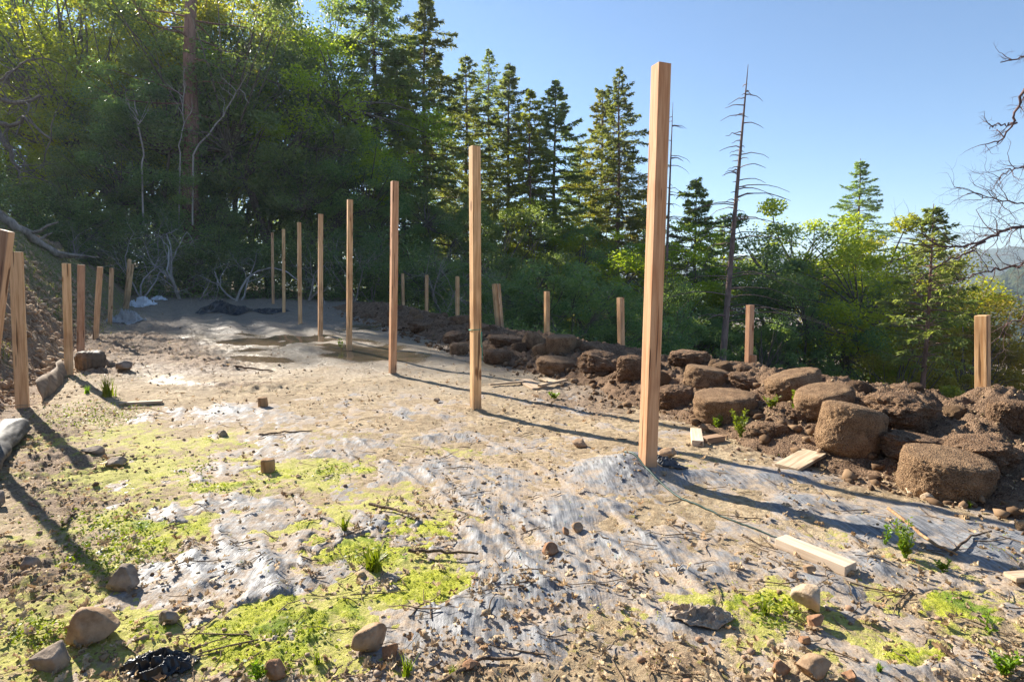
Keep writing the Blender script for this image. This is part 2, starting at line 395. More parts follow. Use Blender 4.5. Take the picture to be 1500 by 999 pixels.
def dirt_h(x, y):
    s, t = ST(x, y); so_ = soil_f(x, y); w, pud = wet_f(x, y)
    h = .011 * fbm(x * 5, y * 5, 4, 21, .55) + .007 * fbm(x * 22, y * 22, 4, 22, .65)
    h = h + so_ * (.035 * (fbm(x * 7, y * 7, 4, 23, .65)) + .02 * (.5 - np.abs(fbm(x * 15, y * 15, 3, 24, .65)))) * sstep(.8, 2, np.hypot(x, y))
    lm = np.clip(field(x, y, LUMP) * (1 + .6 * fbm(x * 1.5, y * 1.5, 3, 30)), 0, 1.2); h = h + lm * (.10 * (.62 - np.abs(fbm(x * 4.5, y * 4.5, 4, 29, .65)) * 1.6) + .05 * fbm(x * 14, y * 14, 3, 39, .7))
    bank = sstep(-1.5, -2.3, s) * (np.hypot(x, y) < 40)
    for bx, by, hh_ in PBASE: h = h + hh_ * np.exp(-(((x - bx) ** 2 + (y - by) ** 2) / .016)) * (1 + .8 * fbm(x * 18, y * 18, 2, 19))
    h = h + bank * (.34 * fbm(x * 1.9, y * 1.9, 5, 25, .68) + .26 * (.4 - np.abs(fbm(x * 3, y * 3, 4, 26, .6))))
    ruts = (.02 + .02 * sstep(11, 14, y)) * np.sin(s * 7 + 1.5 * fbm(t * .6, s, 2, 27)) * sstep(7, 10, y) * (1 - so_)
    h = (h + ruts) * (1 - .6 * pud) - .006 * pud
    h = h + .012 * moss_f(x, y) * (.7 + .6 * fbm(x * 40, y * 40, 2, 28))
    return h
def dirt_clear(x, y):                  # how far the dirt has been washed off the sheet
    e = field(x, y, SILV); n = fbm(x * 3.1, y * 3.1, 5, 41, .62)
    return (e * (1 + .35 * n) + .62 * n - .17 + .16 * sstep(-.3, .6, ST(x, y)[0]) * sstep(6.5, 4.5, y))
def sheet_h(x, y):
    s, t = ST(x, y)
    wa = s * 5.5 + .8 * fbm(x * 1.5, y * 1.5, 3, 43); wb = t * 1.3 + 1.4 * fbm(x * 1.2, y * 1.2, 3, 44)
    r1 = 1 - np.abs(fbm(wa, wb, 2, 45)) * 2.2; r2 = 1 - np.abs(fbm(wa * 2.3, wb * 2.3 + 7, 2, 46)) * 2.2
    calm = .35 + .65 * (1 - sstep(3.2, 3.9, s))
    h = (.009 * np.clip(r1, 0, 1) ** 2.0 + .003 * np.clip(r2, 0, 1) ** 2.5) * calm + .004 * fbm(x * 13, y * 13, 2, 47)
    h = h + .58 * folds(x, y) + .025 * dirt_clear(x, y) - .006 - .03 * moss_f(x, y) * (field(x, y, SILV) < .8)
    edge = sstep(-.9, -.4, s + .35 * fbm(x * 2, y * 2, 3, 48)) * sstep(4.35, 4.1, s) * sstep(8.6, 6.6, t) 
    return h - .12 * (1 - edge)
def ground_z(x, y): return base(x, y) + dirt_h(x, y) + .30 * folds(x, y) + mound(x, y)
def sheet_z(x, y): return base(x, y) + sheet_h(x, y) + mound(x, y) * 1.05
def surf_z(x, y):
    x = np.asarray(x, float); y = np.asarray(y, float)
    s, t = ST(np.atleast_1d(x), np.atleast_1d(y))
    h = np.atleast_1d(base(x, y)) + np.where((s > 3.6) & (s < 7.2) & (t < 22), heap(s, t), -1)
    return np.maximum(np.maximum(np.atleast_1d(ground_z(x, y)), np.atleast_1d(sheet_z(x, y))), h).reshape(np.shape(x))
def surf(px, py):
    g = G(px, py); z = float(surf_z(g[0], g[1])); return Vector((g[0], g[1], z))

# ------------------------------------------------------------------ ground sheet
def polar(th, rr):
    T, Q = np.meshgrid(th, rr); return np.sin(T) * Q, np.cos(T) * Q
fine = np.radians(np.arange(-56, 56.01, .13)); coarse = np.radians(np.arange(60, 301, 5))
th = np.concatenate([fine, coarse])
rr = np.concatenate([[.03, .3, .6], .9 * 1.0052 ** np.arange(0, 670), 29.2 * 1.09 ** np.arange(1, 54)])
gx, gy = polar(th, rr); gz = ground_z(gx, gy)
far_r = np.hypot(gx, gy)
nr, nc = gx.shape
i = np.arange(nr - 1)[:, None] * nc; j = np.arange(nc)[None, :]; j2 = (j + 1) % nc
Q = np.stack([i + j, i + nc + j, i + nc + j2, i + j2], -1).reshape(-1, 4)[:, ::-1]
V = np.stack([gx, gy, gz], -1).reshape(-1, 3)
me = smooth(mesh_np('ground', V, Q))
fx, fy = V[:, 0], V[:, 1]
s_0 = ST(fx, fy)[0]; MOSSW = [(a, b, c * 1.6, d * 1.6, e, f) for a, b, c, d, e, f in MOSS]
w_, p_ = wet_f(fx, fy); so_ = soil_f(fx, fy)
attr(me, 'moss', moss_f(fx, fy)); attr(me, 'film', np.clip((field(fx, fy, MOSSW) + .14 * sstep(.2, -.6, s_0 - .6) * sstep(5.5, 4, fy)) * (.80 + 1.4 * fbm(fx * 3.2, fy * 3.2, 5, 37, .6)), 0, 1)); attr(me, 'wet', w_); attr(me, 'shade_mud', sstep(11.5, 14.5, fy + 1.2 * fbm(fx * .8, fy * .8, 3, 53)) * (np.hypot(fx, fy) < 32) * sstep(-2.5, -1, s_0)); attr(me, 'pud', p_); attr(me, 'soil', so_)
s_, t_ = ST(fx, fy)
bankg = sstep(-1.6, -2.2, s_) * sstep(.15, .4, fbm(fx * 1.1, fy * 1.1, 4, 51) + .08) * (np.hypot(fx, fy) < 19)
lawn = sstep(-.6, -2.5, s_ + 1.2 * fbm(fx * .6, fy * .6, 3, 52)) * sstep(14, 16.5, t_) * (t_ < 26)
attr(me, 'green', np.clip(np.maximum(bankg, lawn * .9), 0, 1))

m, nt, bs, out = new_mat('earth'); N = NT(nt); v = N.coord('Object')
n1 = N.noise(v, 1.7, 5, .6); n2_ = N.noise(v, 16, 6, .7); n3_ = N.noise(v, 90, 5, .7); n4_ = N.noise(v, 320, 3, .7)
tan = N.mix(N.ramp(n1, .35, .65), (.335, .245, .14), (.51, .39, .235))
tan = N.mix(N.ramp(n2_, .40, .66), tan, (.225, .15, .08)); tan = N.mix(N.ramp(n3_, .56, .72, 0, .7), tan, (.60, .49, .36)); tan = N.mix(N.ramp(n3_, .44, .33, 0, .8), tan, (.13, .085, .05))
so = N.mix(N.ramp(n3_, .35, .68), (.13, .082, .05), (.42, .295, .185)); so = N.mix(N.ramp(n2_, .45, .7), so, (.17, .10, .055))
c = N.mix(N.ramp(N.math('ADD', N.attr('soil'), N.math('MULTIPLY', N.math('SUBTRACT', n2_, .5), .9)), .3, .65), tan, so)
wet = N.math('MULTIPLY', N.attr('wet'), N.ramp(n1, .3, .6, .5, 1.3), True)
mud = N.mix(N.ramp(n2_, .35, .65), (.15, .115, .08), (.30, .24, .17))
c = N.mix(wet, c, mud); c = N.mix(N.attr('shade_mud'), c, N.mix(N.ramp(n2_, .35, .65), (.15, .115, .085), (.29, .235, .18)))  # far wet mud, its colour also darkened to paint in the shade there
c = N.mix(N.math('MULTIPLY', N.attr('pud'), N.ramp(n2_, .3, .6, .6, 1)), c, (.165, .115, .07))
gr = N.mix(N.ramp(n3_, .35, .65), (.045, .075, .015), (.17, .21, .03))
c = N.mix(N.math('MULTIPLY', N.attr('green'), N.ramp(n2_, .42, .58)), c, gr)
mo = N.mix(N.ramp(n3_, .3, .7), (.26, .29, .014), (.49, .48, .04)); mo = N.mix(N.ramp(N.noise(v, 3.1, 4), .5, .68), mo, (.14, .22, .015)); mo = N.mix(N.ramp(n2_, .52, .7, 0, .8), mo, (.56, .50, .16))
fl = N.ramp(N.math('ADD', N.attr('film'), N.math('MULTIPLY', N.math('SUBTRACT', n2_, .5), 2.4)), .22, .62, 0, .9); c = N.mix(fl, c, N.mix(N.ramp(n3_, .4, .65), (.37, .37, .055), (.54, .48, .16)))
mm = N.ramp(N.math('ADD', N.attr('moss'), N.math('MULTIPLY', N.math('SUBTRACT', n2_, .5), 2.4)), .45, .85)
c = N.mix(mm, c, mo)
N.lk(c, bs.inputs['Base Color'])
ro = N.math('SUBTRACT', .92, N.math('MULTIPLY', wet, N.ramp(n2_, .3, .6, .75, .35)))
ro = N.math('SUBTRACT', ro, N.math('MULTIPLY', N.attr('pud'), .62)); ro = N.math('MAXIMUM', ro, .07)
N.lk(ro, bs.inputs['Roughness']); bs.inputs['Specular IOR Level'].default_value = .4
hb = N.math('ADD', N.math('MULTIPLY', n3_, .6), N.math('ADD', n2_, N.math('MULTIPLY', n4_, .2)))
b = N.node('ShaderNodeBump'); b.inputs['Distance'].default_value = .02; N.lk(hb, b.inputs['Height'])
N.lk(N.math('SUBTRACT', .9, N.math('MULTIPLY', N.attr('pud'), .85), True), b.inputs['Strength']); N.lk(b.outputs[0], bs.inputs['Normal'])
M_EARTH = m
ground = link('ground', me, M_EARTH); tag(ground, kind='structure')

# ------------------------------------------------------------------ plastic sheet, dirt lies over it wherever the ground rises above it
thS = np.radians(np.arange(-50, 50.01, .16)); rS = 1.15 * 1.0055 ** np.arange(0, 400)
gx, gy = polar(thS, rS); s_, t_ = ST(gx, gy)
sz = sheet_z(gx, gy); gzz = ground_z(gx, gy)
nr, nc = gx.shape; idx = np.arange(nr * nc).reshape(nr, nc)
keep = (sz > gzz - .012)
kf = keep[:-1, :-1] | keep[1:, :-1] | keep[:-1, 1:] | keep[1:, 1:]
Q = np.stack([idx[:-1, :-1], idx[:-1, 1:], idx[1:, 1:], idx[1:, :-1]], -1)[kf]
used = np.unique(Q); remap = np.full(nr * nc, -1); remap[used] = np.arange(len(used))
V = np.stack([gx, gy, sz], -1).reshape(-1, 3)[used]
me = smooth(mesh_np('plastic_sheet', V, remap[Q]))
attr(me, 'high', (sz - gzz).reshape(-1)[used] * 40)
m, nt, bs, out = new_mat('woven_plastic'); N = NT(nt); v = N.coord('Object')
n1 = N.noise(v, 2.3, 5, .6); n2_ = N.noise(v, 18, 6, .7); n3_ = N.noise(v, 110, 4, .7)
mp = N.node('ShaderNodeMapping'); mp.inputs['Rotation'].default_value = (0, 0, R(30)); mp.inputs['Scale'].default_value = (1, .04, 1); N.lk(v, mp.inputs[0])
st = N.noise(mp.outputs[0], 75, 3, .6)
pl = N.mix(N.ramp(st, .35, .65), (.12, .122, .125), (.26, .26, .265)); pl = N.mix(N.ramp(st, .66, .70, 0, .45), pl, (.16, .30, .24))
du = N.ramp(N.math('ADD', N.math('MULTIPLY', n2_, .8), N.math('ADD', N.math('MULTIPLY', n1, .5), N.math('MULTIPLY', N.attr('high'), -.22))), .41, .73)
dc = N.mix(N.ramp(n3_, .35, .65), (.27, .185, .115), (.50, .39, .27))
c = N.mix(N.math('MULTIPLY', du, .85), pl, dc)
N.lk(c, bs.inputs['Base Color']); N.lk(N.math('ADD', N.math('MULTIPLY', du, .45), N.ramp(n2_, .3, .7, .42, .66)), bs.inputs['Roughness'])
bs.inputs['Specular IOR Level'].default_value = .26
N.lk(N.bump(N.math('ADD', N.math('MULTIPLY', n3_, .3), N.math('ADD', n2_, N.math('MULTIPLY', st, .5))), .6, .010), bs.inputs['Normal'])
M_SHEET = m
ps = link('plastic_sheet', me, M_SHEET)
tag(ps, 'silvery grey woven plastic sheet wrinkled under the dirt and moss of the clearing', 'plastic sheet')

# ------------------------------------------------------------------ heap of loose soil
tv = np.concatenate([np.arange(-3, 8, .022), np.arange(8, 22, .04)]); sv = np.arange(3.2, 7.4, .024)
S_, T_ = np.meshgrid(sv, tv); hx, hy = XY(S_, T_)
hh = heap(S_, T_)
hz = base(hx, hy) + np.where(hh < .02, hh - .05, hh)
nr, nc = hx.shape; idx = np.arange(nr * nc).reshape(nr, nc)
kf = (hh[:-1, :-1] > -.03) | (hh[1:, 1:] > -.03) | (hh[1:, :-1] > -.03)
Q = np.stack([idx[:-1, :-1], idx[:-1, 1:], idx[1:, 1:], idx[1:, :-1]], -1)[kf]
V = np.stack([hx, hy, hz], -1).reshape(-1, 3)
me = smooth(mesh_np('soil_heap', V, Q))
M_HEAP = lump_mat('heap_soil', (.09, .052, .032), (.38, .245, .15), 75, 1.0, .03, dry=(.58, .42, .28))
tag(link('soil_heap', me, M_HEAP), 'long heap of loose dark brown soil piled along the drop side of the clearing', 'soil heap')

# ------------------------------------------------------------------ litter: clods, leaves, moss tufts, low weeds
def scatter(n, f, ymax=13, ymin=1.2, pw=1.6, xr=.98):
    """random ground points, denser near the camera, thinned by f"""
    u = rng.random(n); y = (ymin ** (1 - pw) + u * (ymax ** (1 - pw) - ymin ** (1 - pw))) ** (1 / (1 - pw))
    x = (rng.random(n) * 2 - 1) * xr * y + 0
    k = rng.random(n) < f(x, y); return x[k], y[k]
def clod_field(x, y):
    n = fbm(x * 1.6, y * 1.6, 4, 81, .6); return np.clip(.04 + .75 * soil_f(x, y) + .75 * n - .15 * field(x, y, SILV), .02, 1) * (1 - wet_f(x, y)[1])
x, y = scatter(75000, clod_field, 22, 1.25, 1.42)
bmx = bmesh.new(); bmesh.ops.create_icosphere(bmx, subdivisions=1, radius=1); iv = np.array([v_.co[:] for v_ in bmx.verts]); ifc = np.array([[q.index for q in f.verts] for f in bmx.faces]); bmx.free()
n = len(x); r = .002 + .0085 * rng.random(n) ** 3.2 + (rng.random(n) < .012) * .016 * rng.random(n); r *= .85 + .08 * y
V = iv[None] * (1 + .95 * (rng.random((n, len(iv), 1)) - .5)) * r[:, None, None] * np.stack([np.ones(n), .7 + .5 * rng.random(n), .55 + .4 * rng.random(n)], -1)[:, None, :]
an = rng.random(n) * 6.28; ca, sa = np.cos(an)[:, None], np.sin(an)[:, None]
V = np.stack([V[..., 0] * ca - V[..., 1] * sa, V[..., 0] * sa + V[..., 1] * ca, V[..., 2]], -1)
V += np.stack([x, y, surf_z(x, y) + r * .25], -1)[:, None, :]
Fc = (ifc[None] + (np.arange(n) * len(iv))[:, None, None]).reshape(-1, 3)
me = mesh_np('soil_crumbs', V.reshape(-1, 3), Fc)
M_CRUMB = island_mat('crumb_soil', [(.12, .075, .042), (.32, .22, .125), (.22, .145, .08), (.48, .36, .22), (.27, .185, .105)], .95, .1)
tag(link('soil_crumbs', me, M_CRUMB), 'small crumbs of brown earth strewn over the clearing', 'crumbs', kind='stuff')

def oak_leaf():
    p = [(0, -.5), (.10, -.34), (.20, -.26), (.11, -.16), (.30, -.04), (.14, .06), (.27, .2), (.12, .28), (.13, .4), (0, .5)]
    right = np.array(p); left = right[::-1][1:-1] * [-1, 1]
    return np.concatenate([right, left])
ol = oak_leaf(); K = len(ol)
def leaf_field(x, y):
    n = fbm(x * 2.4, y * 2.4, 4, 83, .6); s, t = ST(x, y)
    return np.clip(.16 + .75 * n + .35 * sstep(.2, -1.2, s) + .25 * sstep(3.2, 2.2, y) - wet_f(x, y)[1], .015, 1) * (1 - .75 * moss_f(x, y))
x, y = scatter(15000, leaf_field, 11, 1.25, 1.5)
s, t = ST(x, y); kk = (s < 4.6); x, y = x[kk], y[kk]; n = len(x)
L = .014 + .036 * rng.random(n) ** 1.6 + .002 * y
cu = (rng.random(n) - .3) * 2.2
lv = np.concatenate([ol, [[0, 0]]])
V = np.zeros((n, K + 1, 3)); V[..., 0] = lv[None, :, 0] * L[:, None]; V[..., 1] = lv[None, :, 1] * L[:, None]
V[..., 2] = L[:, None] * (cu[:, None] * (np.abs(lv[None, :, 0]) * .8 + (lv[None, :, 1] ** 2) * .9) + .10 * rng.normal(size=(n, K + 1)))
def rot(V, ax, ay, az):
    for (i, j, a) in ((1, 2, ax), (0, 2, ay), (0, 1, az)):
        c, s_ = np.cos(a)[:, None], np.sin(a)[:, None]; A = V[..., i] * c - V[..., j] * s_; B = V[..., i] * s_ + V[..., j] * c; V[..., i] = A; V[..., j] = B
    return V
V = rot(V, rng.normal(size=n) * .4, rng.normal(size=n) * .4, rng.random(n) * 6.28)
V += np.stack([x, y, surf_z(x, y) + .010 + .012 * rng.random(n)], -1)[:, None, :]
tri = np.array([[q, (q + 1) % K, K] for q in range(K)])
Fc = (tri[None] + (np.arange(n) * (K + 1))[:, None, None]).reshape(-1, 3)
me = smooth(mesh_np('fallen_leaves', V.reshape(-1, 3), Fc))
M_LEAFL = island_mat('dead_leaf', [(.26, .16, .085), (.50, .36, .21), (.40, .27, .15), (.62, .49, .32), (.46, .33, .19), (.55, .42, .27), (.34, .19, .09), (.58, .45, .28)], .7, .2, .25)
tag(link('fallen_leaves', me, M_LEAFL), 'dry brown oak leaves scattered over the dirt and sheet', 'fallen leaves', kind='stuff')

def patch_f(fn, lo=.35): return lambda x, y: np.clip((fn(x, y) - lo) * 1.6, 0, 1)
x, y = scatter(150000, lambda x, y: np.clip((moss_f(x, y) + 1.1 * fbm(x * 16, y * 16, 3, 38) - .45) * 1.5, 0, 1), 9, 1.25, 1.4)
n = len(x); z = surf_z(x, y); h = .0025 + .004 * rng.random(n) * (.5 + .3 * y)
D = rng.normal(size=(n, 3)) * [.9, .9, .5]; D[:, 2] = np.abs(D[:, 2]) + .25
V, Q = leaf_quads(np.stack([x, y, z + h * .45], -1), h * 1.5, h * .7, D, seed=5)
M_MOSS = leaf_mat('moss_green', (.15, .21, .012), (.44, .47, .03), .3, (1.3, 1.25, .5), .8, .1, 6)
tag(link('moss', mesh_np('moss', V, Q), M_MOSS), 'bright yellow green moss in patches on the ground', 'moss', kind='stuff')
def weed_f(x, y): return sstep(.25, .75, field(x, y, WEED) * (1 + .9 * fbm(x * 4, y * 4, 4, 85, .6)))
x, y = scatter(120000, weed_f, 9, 1.25, 1.4)
n = len(x); z = surf_z(x, y); h = (.005 + .022 * rng.random(n) ** 1.8)
L = .006 + .010 * rng.random(n) + .0012 * y
V, Q = leaf_quads(np.stack([x, y, z + h], -1), L, L * .75, None, seed=6, up=1.2)
M_WEED = leaf_mat('weed_green', (.07, .13, .012), (.24, .32, .03), .4, (1.4, 1.35, .5), .5, .3, 5)
tag(link('low_weeds', mesh_np('low_weeds', V, Q), M_WEED), 'small leafed green weeds carpeting damp spots by the boards', 'weeds', kind='stuff')
# grass on the bank and the shaded far lawn
x = -rng.random(60000) * 14 - 2.5; y = 4 + rng.random(60000) * 18
s, t = ST(x, y)
gn = sstep(.15, .4, fbm(x * 1.1, y * 1.1, 4, 51) + .08) * (s < -1.75) * (s > -6) * (t < 19) + sstep(-.6, -2.5, s + 1.2 * fbm(x * .6, y * .6, 3, 52)) * sstep(14, 16.5, t) * .6
k = rng.random(len(x)) < gn * .9; x, y = x[k], y[k]; n = len(x); z = surf_z(x, y); h = .04 + .09 * rng.random(n)
D = rng.normal(size=(n, 3)) * [.6, .6, .1]; D[:, 2] += 1
V, Q = leaf_quads(np.stack([x, y, z + h * .4], -1), h, .012, D, seed=7)
M_GRASS = leaf_mat('bank_grass', (.09, .13, .02), (.28, .28, .06), .4, (1.3, 1.2, .5), .6, .2, 2)
tag(link('bank_grass', mesh_np('bank_grass', V, Q), M_GRASS), 'tufts of yellowish grass on the cut bank', 'grass', kind='stuff')
# fine twigs and straw on the ground
mb = MB(); x, y = scatter(900, lambda x, y: np.full(len(x), .8) * (ST(x, y)[0] < 4.5), 11, 1.3, 1.6)
for a, b in zip(x, y):
    L = .05 + .22 * random.random() ** 2; an = random.random() * 6.28; q = np.array([[a + math.cos(an) * L * f + random.gauss(0, .006), b + math.sin(an) * L * f + random.gauss(0, .006)] for f in (-.5, -.15, .2, .5)])
    mb.tube(np.column_stack([q, surf_z(q[:, 0], q[:, 1]) + .004 + .01 * rng.random(4)]), np.array([.0022, .002, .0017, .001]) * (.7 + random.random()), 4, False)
tag(link('twig_litter', mb.mesh('twig_litter'), bark_mat('twig_bark', (.07, .045, .03), (.28, .2, .13), 40)), 'thin dry twigs littering the clearing', 'twigs', kind='stuff')
# ------------------------------------------------------------------ posts and boards
M_POST = wood_mat('fir_post', (.54, .275, .125), (.74, .46, .25), (.22, .085, .035), 1.0, True, .55)
M_BOARD = wood_mat('fir_board', (.52, .29, .14), (.72, .47, .27), (.23, .095, .04), 1.1, True, .5)
M_OLD = wood_mat('grey_board', (.36, .25, .16), (.55, .42, .29), (.20, .12, .07), 1.2, True)
def box_mesh(name, w, d, L, bev=.004, segs=10, wob=.0015, seed=0):
    bm = bmesh.new(); bmesh.ops.create_cube(bm, size=1)
    bmesh.ops.scale(bm, vec=(w, d, L), verts=bm.verts)
    bmesh.ops.translate(bm, vec=(0, 0, L / 2), verts=bm.verts)
    bmesh.ops.bevel(bm, geom=list(bm.edges), offset=bev, segments=2, profile=.6, affect='EDGES')
    for k in range(1, segs):
        bmesh.ops.bisect_plane(bm, geom=bm.verts[:] + bm.edges[:] + bm.faces[:], plane_co=(0, 0, L * k / segs), plane_no=(0, 0, 1))
    r = random.Random(seed); a, b = r.random() * 6, r.random() * 6
    for v in bm.verts:
        f = v.co.z / L; v.co.x += wob * L * math.sin(3 * f + a); v.co.y += wob * L * math.sin(2.4 * f + b)
    me = bpy.data.meshes.new(name); bm.to_mesh(me); bm.free(); return me
def stand(o, b, t, yaw):                    # stand an object built along +Z from b towards t
    d = Vector(t) - Vector(b); q = Vector((0, 0, 1)).rotation_difference(d.normalized())
    o.rotation_mode = 'QUATERNION'; o.rotation_quaternion = q @ Quaternion((0, 0, 1), yaw); o.location = b
def post(name, label, cat, group, bpx, tpx, Y, w, d, yaw, mat, sink=.25, seed=0):
    b = P(*bpx, Y); t = P(*tpx, Y + .0); ax = (t - b) / np.linalg.norm(t - b); L = np.linalg.norm(t - b)
    o = link(name, box_mesh(name, w, d, L + sink, seed=seed), mat); stand(o, b - ax * sink, t, yaw)
    tag(o, label, cat, group); return o
POSTS = [((948, 698), (968, 95), 3.82, 20, 'tall square timber post rising from bunched grey plastic sheet, the tallest in the photo'),
    ((696, 601), (696, 215), 5.93, 30, 'tall square timber post with green twine tied round its lower third'),
    ((575, 549), (578, 266), 8.05, 31, 'third tall timber post counting back from the tallest, standing in smooth mud'),
    ((511, 514), (513, 293), 10.3, 28, 'fourth tall timber post counting back from the tallest one'),
    ((469, 492), (470, 314), 12.7, 33, 'fifth tall timber post counting back, beside the far puddle'),
    ((440, 475), (438, 326), 15.2, 30, 'sixth tall timber post counting back, third from the far end of the row'),
    ((416, 461), (415, 336), 18.1, 27, 'last but one of the tall timber posts, its foot beside the black tarp'),
    ((400, 444), (399, 341), 21.6, 30, 'farthest of the tall timber posts, against the dark bushes')]
def gp(px, py, Yg): return G(px, py)[1]
for i, (b, t, Y, yaw, lab) in enumerate(POSTS):
    g = G(*b); Y = g[1] if i < 4 else Y
    o = post('timber_post', lab, 'post', 'row of tall timber posts', b, t, Y, .089, .089, R(yaw), M_POST, .3 if i < 4 else .6, i)
    if i == 1: Y2 = Y
RIGHT = [((1439, 630), (1439, 462), 5.0, 33, .089, .089, 'short square timber post at the right behind the front drum shaped root ball'),
    ((910, 540), (909, 436), 9.6, 28, .089, .089, 'short timber post just left of the tallest post, leaning out of the soil heap'),
    ((801, 505), (801, 427), 11.8, 30, .089, .089, 'short upright timber post behind the tall lump of the soil heap'),
    ((670, 478), (670, 405), 16.2, 30, .089, .089, 'short timber post left of the twine tied post, standing in the shaded heap'),
    ((625, 460), (625, 403), 18.4, 30, .089, .089, 'short timber post in the shade, second from the far end of the heap'),
    ((591, 455), (590, 401), 20.6, 30, .089, .089, 'short greyish timber post in the shade at the far end of the heap')]
for i, (b, t, Y, yaw, w, d, lab) in enumerate(RIGHT):
    post('short_post', lab, 'post', 'short posts along the soil heap', b, t, Y, w, d, R(yaw), M_POST, .5, 20 + i)
Y = 7.4; e = empty('spliced_post', P(1095, 575, Y)); tag(e, 'short timber post spliced with a block low on its right side', 'post', 'short posts along the soil heap')
for nm, b, t, w, d, yaw, off in (('upright', (1095, 580), (1099, 447), .089, .062, 32, 0), ('side_block', (1101, 570), (1103, 520), .045, .085, 32, -.04)):
    bb, tt = P(*b, Y + off), P(*t, Y + off); o = link(nm, box_mesh(nm, w, d, np.linalg.norm(tt - bb), seed=3), M_POST, e); stand(o, Vector(bb) - e.location, Vector(tt) - e.location, R(yaw))
Y = 14.0; e = empty('doubled_post', P(732, 488, Y)); tag(e, 'short post of two boards nailed together, tilting left in the heap', 'post', 'short posts along the soil heap')
for b, t in (((730, 490), (724, 416)), ((735.5, 490), (729.5, 416))):
    bb, tt = P(*b, Y), P(*t, Y); o = link('board', box_mesh('board', .085, .10, np.linalg.norm(tt - bb), seed=int(b[0])), M_POST, e); stand(o, Vector(bb) - e.location, Vector(tt) - e.location, R(28))
LEFT = [((-26, 640), (9, 338), 4.3, .16, .04, -28, 'board leaning outward at the left edge, partly out of the frame'),
    ((33, 600), (24, 369), 5.9, .11, .045, 22, 'straight wide board in front of the cut bank, shadow across the weeds'),
    ((102, 560), (97, 386), 7.7, .095, .045, 30, 'board beside the fabric edging, its foot on bare mud'),
    ((118, 520), (119, 388), 9.6, .10, .05, 24, 'board standing just behind the brown sack'),
    ((140, 500), (147, 391), 11.2, .095, .045, 26, 'board leaning right, third back from the brown sack'),
    ((161, 470), (164, 393), 14.0, .09, .05, 26, 'narrow board above the pale crumpled plastic bag')]
for i, (b, t, Y, w, d, yaw, lab) in enumerate(LEFT):
    post('retaining_board', lab, 'board', 'boards staked along the cut bank', b, t, Y, w, d, R(yaw), M_BOARD, .5, 40 + i)
Y = 18; e = empty('paired_board', P(185, 455, Y)); tag(e, 'two crossed boards leaning together by the white plastic debris', 'boards', 'boards staked along the cut bank')
for b, t in (((183, 452), (190, 380)), ((186, 452), (194, 387))):
    bb, tt = P(*b, Y), P(*t, Y - (.15 if b[0] == 186 else 0)); o = link('board', box_mesh('board', .10, .05, np.linalg.norm(tt - bb), seed=int(b[0])), M_BOARD, e); stand(o, Vector(bb) - e.location, Vector(tt) - e.location, R(26))

# green twine on the second post
m_tw = plain_mat('green_twine', (.01, .30, .20), .5, .3, .2, 60)
mb = MB(); c0 = P(696, 484, Y2); an = R(30); q = []
for k in range(4):
    a = an + math.pi / 4 + k * math.pi / 2; q.append(c0 + np.array([math.cos(a) * .067, math.sin(a) * .067, .004 * k]))
q.append(q[0]); mb.tube(np.array(q), .004, 6)
pr = P(705, 486, Y2 - .07); pts = [pr, pr + [.006, -.01, -.02], pr + [.004, -.012, -.1], pr + [.010, -.01, -.2], pr + [.012, -.01, -.29]]; mb.tube(np.array(pts), [.004, .004, .0035, .003, .002], 6)
pts = [pr, pr + [-.004, -.012, -.03], pr + [-.006, -.012, -.12], pr + [.0, -.01, -.16]]; mb.tube(np.array(pts), .003, 6)
tag(link('twine', mb.mesh('twine'), m_tw), 'green twine knotted round the second tall post with a hanging end', 'twine')

# ------------------------------------------------------------------ root balls on the heap
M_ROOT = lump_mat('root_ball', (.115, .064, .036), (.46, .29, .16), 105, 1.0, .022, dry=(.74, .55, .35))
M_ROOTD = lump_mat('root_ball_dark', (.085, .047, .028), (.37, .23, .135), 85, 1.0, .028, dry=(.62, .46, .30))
def lump_mesh(name, rx, ry, rz, sub, seed, sq=3.2, rough=.12, fine=.05):
    bm = bmesh.new(); bmesh.ops.create_icosphere(bm, subdivisions=sub, radius=1)
    v = np.array([q.co[:] for q in bm.verts]); f = np.array([[q.index for q in g.verts] for g in bm.faces]); bm.free()
    hr = np.hypot(v[:, 0], v[:, 1]); k = (hr ** sq + np.abs(v[:, 2]) ** sq) ** (-1 / sq); p = v * k[:, None]
    nn = fbm3(p * 1.3 + seed * 3.1, 3, seed) * rough + fbm3(p * 4 + seed, 3, seed + 9) * rough * .55
    ft = fbm3(p * 16 + seed, 3, seed + 5, .9)
    sc_ = 1 + nn + ft * fine
    p = p * sc_[:, None]; p[:, 2] = np.where(p[:, 2] > .68, .68 + (p[:, 2] - .68) * .45, p[:, 2]) * 1.12
    return smooth(mesh_np(name, p * [rx, ry, rz], f))
